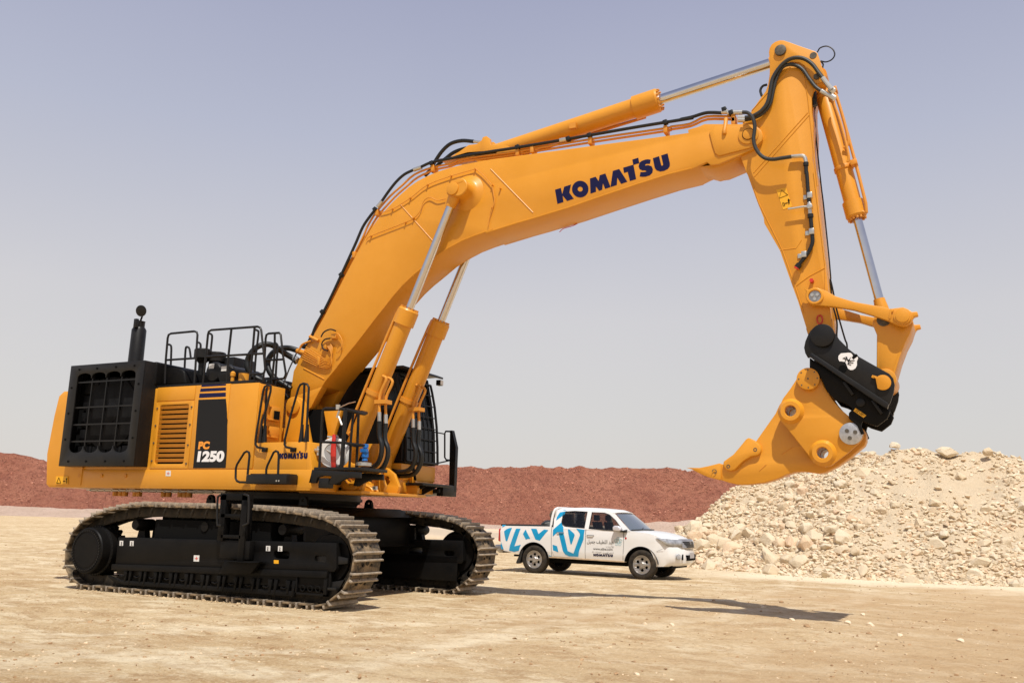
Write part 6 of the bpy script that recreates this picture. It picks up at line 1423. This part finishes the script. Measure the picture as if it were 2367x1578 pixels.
strip('gravel_bank', lambda s_: [(124+2*noise.noise(Vector((s_*.06,1,1))),-0.05),(130,0.55*interp(BZ, s_)),(136,interp(BZ, s_)),(146,interp(BZ, s_)+0.1)], -230, 230, 1.6, bm_, 0.22, 5.0, 16, 0.5)
strip('red_earth_mound', lambda s_: [(132+1.5*noise.noise(Vector((s_*.09,3,1))),-1.0),(136,2.0),(141,6.0),(145+1.2*gully(s_),interp(crest, s_)+gully(s_)),(149,interp(crest, s_)-0.4),(156,5),(166,0)], -230, 230, 0.55, REDM, 0.55, 9.0, 76, 0.33)

REDO = bpy.data.objects['red_earth_mound']; rv = [v.co.copy() for v in REDO.data.vertices]
redrock = mat('red_rock', (0.43,0.19,0.125), 0.95, n=0.45, nscale=0.9)
# ---- pale limestone rubble pile
CR = [(1.9,19.6,0.35),(2.6,20.2,1.35),(3.1,20.8,2.15),(3.8,21.4,2.85),(5.1,21.8,3.15),(6.75,21.8,3.62),(8.0,22.2,4.15),(9.2,22.4,4.40),(10.3,22.4,4.38),(11.1,22.4,4.12),(12.5,22.6,4.22),(13.6,22.8,4.02),(16,23.2,4.3),(20,24,4.4),(26,25,4.0),(30,25.5,2.5)]
BASE = [(0,19.5),(3.4,17.3),(5.85,16.6),(8.6,14.7),(11,14.9),(12.8,15.6),(16,16.4),(22,17.5),(32,20)]
def pile_h(x, y):
    best = -1.0; p = Vector((x, y))
    for (ax, ay, az), (bx, by, bz) in zip(CR, CR[1:]):
        a = Vector((ax, ay)); d = Vector((bx-ax, by-ay)); t_ = max(0, min(1, (p-a).dot(d)/d.length_squared)); c_ = a+d*t_; z = az+(bz-az)*t_
        dist = (p-c_).length; front = y < c_.y
        run = max(1.2, (c_.y-interp(BASE, c_.x))) if front else z/0.75
        if front:
            u = dist/run; h = z*(1-u**0.92) if u < 1.4 else -1
        else: h = z-dist*0.75
        best = max(best, h)
    return best
def pile_z(x, y):
    h = pile_h(x, y)
    if h < -0.4: return h
    v = Vector((x, y, 2.0)); k = sstep(-0.1, 0.6, h)
    return h+k*(0.22*noise.noise(v*0.7)+0.13*noise.noise(v*1.7)+0.07*noise.noise(v*3.9)+0.045*noise.noise(v*8.5))+0.02*noise.noise(v*14)
st = 0.11; X0p, X1p, Y0p, Y1p = -0.6, 24.0, 13.6, 27.6
nxp = int((X1p-X0p)/st)+1; nyp = int((Y1p-Y0p)/st)+1
hv = [[pile_z(X0p+i*st, Y0p+j*st) for i in range(nxp)] for j in range(nyp)]
vs = []; idx = {}
def vid(i, j):
    if (i, j) not in idx: idx[(i, j)] = len(vs); vs.append((X0p+i*st, Y0p+j*st, max(hv[j][i], -0.12)))
    return idx[(i, j)]
fs = []
for j in range(nyp-1):
    for i in range(nxp-1):
        if max(hv[j][i], hv[j][i+1], hv[j+1][i], hv[j+1][i+1]) > -0.08: fs.append((vid(i,j), vid(i+1,j), vid(i+1,j+1), vid(i,j+1)))
me = bpy.data.meshes.new('rubble_mound'); me.from_pydata(vs, [], fs); me.polygons.foreach_set('use_smooth', [True]*len(fs))
pm, t, b = nmat('limestone_fines'); N = NT(t)
c = N.mix(N.noise(0.5, 8, 0.65), (0.575,0.455,0.305), (0.635,0.52,0.365)); c = N.mix(N.noise(5, 8, 0.75, None, 0.5, 0.7, 0, 0.4), c, (0.57,0.42,0.275)); c = N.mix(N.noise(22, 6, 0.8, None, 0.57, 0.7, 0, 0.3), c, (0.54,0.39,0.25))
t.links.new(c, b.inputs['Base Color']); b.inputs['Roughness'].default_value = 0.95; b.inputs['Specular IOR Level'].default_value = 0.15
nb = N.bump(N.noise(3, 8, 0.7, None, 0.2, 0.8), 0.06); nb = N.bump(N.noise(30, 5, 0.7), 0.012, 0.9, nb); t.links.new(nb, b.inputs['Normal']); me.materials.append(pm)
PM = bpy.data.objects.new('rubble_mound', me); scene.collection.objects.link(PM); PM['kind'] = 'structure'

# rocks: angular lumps, 14 shapes
rk, t, b = nmat('limestone'); N = NT(t)
oi = t.nodes.new('ShaderNodeObjectInfo'); geo = t.nodes.new('ShaderNodeNewGeometry')
rnd = N.math('FRACT', N.math('ADD', geo.outputs['Random Per Island'], oi.outputs['Random']))
rp_ = t.nodes.new('ShaderNodeValToRGB'); t.links.new(rnd, rp_.inputs[0]); e_ = rp_.color_ramp.elements
e_[0].color = (0.61,0.46,0.295,1); e_[1].color = (0.70,0.60,0.445,1); e_[1].position = 1.0; e2 = e_.new(0.20); e2.color = (0.65,0.515,0.345,1); e3 = e_.new(0.7); e3.color = (0.67,0.555,0.39,1); e4 = e_.new(0.05); e4.color = (0.74,0.53,0.35,1)
c = N.mix(N.noise(3.5, 8, 0.75, None, 0.48, 0.72, 0, 0.35), rp_.outputs[0], (0.62,0.46,0.30)); c = N.mix(N.noise(12, 6, 0.75, None, 0.5, 0.7, 0, 0.3), c, (0.82,0.75,0.63))
t.links.new(c, b.inputs['Base Color']); b.inputs['Roughness'].default_value = 0.92; b.inputs['Specular IOR Level'].default_value = 0.15
nb = N.bump(N.noise(6, 9, 0.75, None, 0.2, 0.8), 0.022); t.links.new(nb, b.inputs['Normal']); ROCKM = rk
rr = random.Random(11)
def rock_bm(seed, detail=True):
    r = random.Random(seed); bm = bmesh.new()
    for i in range(17 if detail else 11):
        v = Vector((r.gauss(0,1), r.gauss(0,1), r.gauss(0,1))).normalized(); v = v*(0.82+0.25*r.random()); bm.verts.new(v)
    bmesh.ops.convex_hull(bm, input=bm.verts[:]); loose = [v for v in bm.verts if not v.link_faces]; bmesh.ops.delete(bm, geom=loose, context='VERTS')
    if detail:
        bmesh.ops.bevel(bm, geom=bm.edges[:], offset=0.055, segments=1, affect='EDGES', clamp_overlap=True); bmesh.ops.triangulate(bm, faces=bm.faces[:])
        bmesh.ops.subdivide_edges(bm, edges=bm.edges[:], cuts=1, use_grid_fill=True)
        for v in bm.verts: v.co *= 1+0.10*noise.fractal(v.co*1.9+Vector((seed,0,0)), 0.8, 2.0, 4)
    return bm
rock_me = []
for k in range(14):
    bm = rock_bm(100+k); me = bpy.data.meshes.new('rock'); bm.to_mesh(me); bm.free(); me.polygons.foreach_set('use_smooth', [True]*len(me.polygons)); me.set_sharp_from_angle(angle=R_(24)); me.materials.append(ROCKM); rock_me.append(me)
small = []
for k in range(10):
    bm = rock_bm(300+k, False); bmesh.ops.triangulate(bm, faces=bm.faces[:]); small.append(([v.co.copy() for v in bm.verts], [[v.index for v in f.verts] for f in bm.faces])); 
    bm.verts.index_update(); small[-1] = ([v.co.copy() for v in bm.verts], [[v.index for v in f.verts] for f in bm.faces]); bm.free()
def rocky(x, y, h):
    """0..1: how stony the pile is here; the upper middle is mostly fines"""
    s_ = 1.0-0.97*math.exp(-((x-10.8)/3.5)**2-((h-3.0)/1.15)**2)-0.5*math.exp(-((x-7.3)/0.6)**2-((h-1.8)/0.8)**2)-0.5*math.exp(-((x-9.6)/0.5)**2-((h-0.9)/0.5)**2)
    return max(0.02, s_)*(1.5 if x < 8 else 1.0)*(1.5 if h < 0.7 else 1.0)*(0.35+0.9*max(0, noise.noise(Vector((x*0.8, h*1.3, 4)))+0.35))
placed = []
def try_place(size, r, lowbias=1.0):
    for _ in range(200):
        x = r.uniform(0.9, 20.0) if r.random() < 0.35 else r.uniform(2.0, 13.8); y0 = interp(BASE, x)-1.5; y = y0+(r.random()**lowbias)*9.0; h = pile_z(x, y)
        if h < 0.0: 
            if h < -0.25: continue
            if r.random() < 0.5: continue
        if h > 0.05 and y > 23.4: continue
        if r.random() > rocky(x, y, h)*1.25: continue
        if size > 0.105 and h > 3.3 and r.random() < 0.75: continue
        if 1.0 < x < 5.4 and y < 12.0: continue
        return x, y, max(h, ground_h(x, y))
    return None
NAMED = [  # large boulders picked out in the photograph: pixel of the centre, half sizes, turn
 ('S',1780,1288,0.52,0.28,0.34,-0.9,'long upright pale boulder leaning at the foot of the rubble pile'),
 ('S',1608,1240,0.42,0.4,0.34,0.2,'big smooth pale boulder at the left end of the rubble pile beside the pickup bonnet'),
 ('S',1655,1297,0.36,0.3,0.20,0.1,'low wide pale boulder at the foot of the pile just right of the pickup'),
 ('S',1735,1300,0.27,0.25,0.18,0.4,'rounded orange tinted boulder at the pile foot beside the long leaning one'),
 ('S',1895,1318,0.26,0.2,0.13,0.0,'flat oval cream boulder alone at the pile foot'),
 ('S',2098,1322,0.27,0.25,0.17,0.3,'round cream boulder at the pile foot, in the middle of the base line'),
 ('S',2252,1326,0.36,0.28,0.24,-0.4,'largest cream boulder at the right of the pile foot'),
 ('S',2004,1094,0.55,0.35,0.30,0.1,'large flat slab half buried high on the pile under the ripper'),
 ('S',1925,1092,0.32,0.28,0.10,0.0,'thin flat slab sticking out of the pile below the ripper plate'),
 ('S',2190,1038,0.42,0.3,0.22,0.2,'broad rounded boulder on the crest of the rubble pile'),
 ('S',2068,1026,0.24,0.2,0.16,0.2,'small pale rock on the highest point of the rubble pile'),
 ('S',2283,1040,0.20,0.18,0.17,0.5,'reddish boulder standing on the crest at the right'),
 ('S',2285,1180,0.34,0.3,0.26,0.7,'upright split boulder in the right half of the pile'),
 ('S',1715,1290,0.22,0.2,0.2,0.9,'pale blocky boulder between the low wide one and the orange tinted one')]
def hit_pile(u, v):
    d = ray('S', u, v); p = CLOC.copy(); t0 = 24.0
    while t0 < 60:
        p = CLOC+d*t0
        hz = max(pile_z(p.x, p.y), 0.0)
        if p.z <= hz+0.02: return p
        t0 += 0.08
    return None
ri = 0; GRP = 'limestone boulders of the rubble pile'
for g, u, v, a, b_, c_, rz, lab in NAMED:
    p = hit_pile(u, v)
    if p is None: p = at('S', u, v, 1, 22.2)
    o = bpy.data.objects.new('boulder', rock_me[ri % 14]); ri += 1; scene.collection.objects.link(o); o.location = p-Vector((0,0,c_*(0.45 if p.z > 3.4 else 0.15))); o.scale = (a, b_, c_); o.rotation_euler = (0.1, (0.85 if 'long upright' in lab else 0.0), rz); tag(o, lab, 'boulder', GRP); placed.append((p.x, p.y, a))
GRP2 = 'loose angular rocks covering the rubble pile'
r = random.Random(5); cnt = 0
while cnt < 275:
    k = cnt/275; s_ = 0.17*(1-k)**1.6+0.11; q_ = try_place(s_, r, 1.35 if k < 0.5 else 1.0)
    if q_ is None: break
    x, y, z = q_
    if x < 8.5 and z < 1.4: s_ *= 1.4
    if any((x-a)**2+(y-b_)**2 < (0.55*(s_+c_))**2 for a, b_, c_ in placed): 
        if r.random() < 0.9: cnt += 0; 
        placed_ok = False
    else: placed_ok = True
    if not placed_ok:
        if r.random() < 0.93: continue
    o = bpy.data.objects.new('boulder', rock_me[r.randrange(14)]); scene.collection.objects.link(o); o.location = (x, y, z+s_*0.15); o.scale = (s_*r.uniform(0.85,1.35), s_*r.uniform(0.7,1.1), s_*r.uniform(0.55,0.95)); o.rotation_euler = (r.uniform(-.5,.5), r.uniform(-.5,.5), r.uniform(0,6.28))
    zone = 'crest' if z > 3.3 else ('upper slope' if z > 1.9 else ('left end' if x < 5.5 else ('foot' if z < 0.45 else ('lower middle slope' if x < 10 else 'lower right slope')))); sz = 'large' if s_ > 0.20 else ('medium' if s_ > 0.14 else 'small')
    tag(o, f'{sz} cream limestone rock lying loose on the {zone} of the rubble pile', 'boulder', f'{sz} loose rocks on the {zone} of the pile'); placed.append((x, y, s_)); cnt += 1
def scatter(name, n, sizef, placef, m_, seed, kind='stuff'):
    r = random.Random(seed); V = []; Fc = []
    for i in range(n):
        q_ = placef(r)
        if q_ is None: continue
        x, y, z = q_; s_ = sizef(r); vs_, fs_ = small[r.randrange(10)]
        R3 = Matrix.Rotation(r.uniform(0,6.28), 3, 'Z') @ Matrix.Rotation(r.uniform(-.6,.6), 3, 'X'); S3 = Vector((s_*r.uniform(.8,1.4), s_*r.uniform(.7,1.1), s_*r.uniform(.5,.95))); o_ = len(V)
        for v in vs_: p = R3 @ Vector((v.x*S3.x, v.y*S3.y, v.z*S3.z)); V.append((p.x+x, p.y+y, p.z+z+s_*0.1))
        for f in fs_: Fc.append((f[0]+o_, f[1]+o_, f[2]+o_))
    me = bpy.data.meshes.new(name); me.from_pydata(V, [], Fc); me.materials.append(m_); o = bpy.data.objects.new(name, me); scene.collection.objects.link(o); o['kind'] = kind; return o
rub = scatter('rubble', 15000, lambda r: 0.014+0.05*r.random()**2, lambda r: try_place(0.1, r, 1.05), ROCKM, 21)
nrow = 76
def rplace(r):
    i = r.randrange(0, len(rv)//nrow-1); j = 12+int(34*r.random()); a = rv[i*nrow+j]; b_ = rv[min(len(rv)-1, (i+1)*nrow+j+1)]; s_ = r.random(); p = a.lerp(b_, s_)
    if noise.noise(Vector((p.x*0.16, p.y*0.16, p.z*0.5)))+0.25 < r.random()*0.7: return None
    return (p.x, p.y, p.z)
rrk = scatter('red_rubble', 26000, lambda r: 0.07+0.20*r.random()**4, rplace, redrock, 51); tag(rrk, 'crushed red stones covering the red earth mound', 'rubble')
mid = scatter('rubble', 7500, lambda r: 0.048+0.085*r.random()**1.6, lambda r: try_place(0.1, r, 1.2), ROCKM, 23); tag(mid, 'hundreds of fist sized limestone lumps on the pile', 'rubble')
tag(rub, 'countless small limestone chips between the boulders', 'rubble')
# pebbles and clods on the ground in front
pbm = mat('pebble', (0.60,0.465,0.30), 0.92, n=0.35, nscale=1.7); cl = mat('earth_clod', (0.36,0.225,0.115), 0.95, n=0.3, nscale=2)
def gplace(r):
    d = 4.5+32*r.random()**1.5; s_ = r.uniform(-0.62, 0.62)*d; p = C0+Fh*d+Rh*s_
    if abs(p.y) < 2.5 and abs(p.x) < 3.5: return None
    if pile_h(p.x, p.y) > 0.05: return None
    k = noise.noise(Vector((p.x*0.5, p.y*0.9, 7)))+0.5*noise.noise(Vector((p.x*2, p.y*2, 3)))
    if r.random() > 0.25+1.3*max(0, k): return None
    return (p.x, p.y, ground_h(p.x, p.y)-0.002)
g1 = scatter('gravel', 26000, lambda r: 0.004+0.022*r.random()**5, gplace, pbm, 31); tag(g1, 'pale pebbles strewn over the sandy ground', 'gravel')
g2 = scatter('earth_clods', 30000, lambda r: 0.004+0.026*r.random()**6, gplace, cl, 33); tag(g2, 'brown crumbs of earth strewn over the sandy ground', 'gravel')
def tplace(r):
    sd_ = r.choice((-2.32,-1.58,1.58,2.32)); x = r.uniform(-2.7,3.0); y = sd_+r.gauss(0,0.035)+(0.03 if abs(sd_) > 2 else 0)*(1 if sd_ > 0 else -1); return (x, y, -0.004)
g3 = scatter('earth_clods', 1300, lambda r: 0.006+0.028*r.random()**3, tplace, mat('crumbled_earth', (0.50,0.37,0.22), 0.95, n=0.25), 37); tag(g3, 'crumbled earth pushed up along the crawler tracks', 'gravel')
STN = [(1765,1416,.10,0),(1552,1446,.08,0),(1830,1442,.09,0),(1960,1450,.10,0),(2010,1452,.12,0),(2080,1472,.09,0),(1700,1387,.07,1),(1806,1390,.10,1),(1925,1413,.08,1),(1490,1443,.07,0),(1866,1455,.09,1),(2220,1482,.10,0),(1425,1553,.05,1),(1390,1569,.05,1),(1471,1552,.06,0),(2010,1468,.08,1),(1650,1398,.06,1),(1995,1424,.08,0),(2300,1452,.08,1)]
for u, v, s_, dk_ in STN:
    s_ *= 0.65
    p = at('S', u, v, 2, 0.03); z = ground_h(p.x, p.y); o = bpy.data.objects.new('stone', rock_me[(u+v) % 14]); 
    if dk_:
        if 'clod' not in globals(): clod = rock_me[3].copy(); clod.materials.clear(); clod.materials.append(cl)
        o.data = clod
    else:
        if 'pale_me' not in globals(): pale_me = rock_me[6].copy(); pale_me.materials.clear(); pale_me.materials.append(mat('pale_stone', (0.68,0.56,0.40), 0.9, n=0.2, nscale=3, spec=0.1))
        o.data = pale_me
    scene.collection.objects.link(o); o.location = (p.x, p.y, z+s_*0.12); o.scale = (s_, s_*0.8, s_*0.6); o.rotation_euler = (0.2, 0.1, u*0.7)
    tag(o, ('brown clod of earth' if dk_ else 'pale stone')+' lying loose on the sand in front of the rubble pile', 'stone', 'loose brown clods on the sand' if dk_ else 'loose pale stones on the sand')
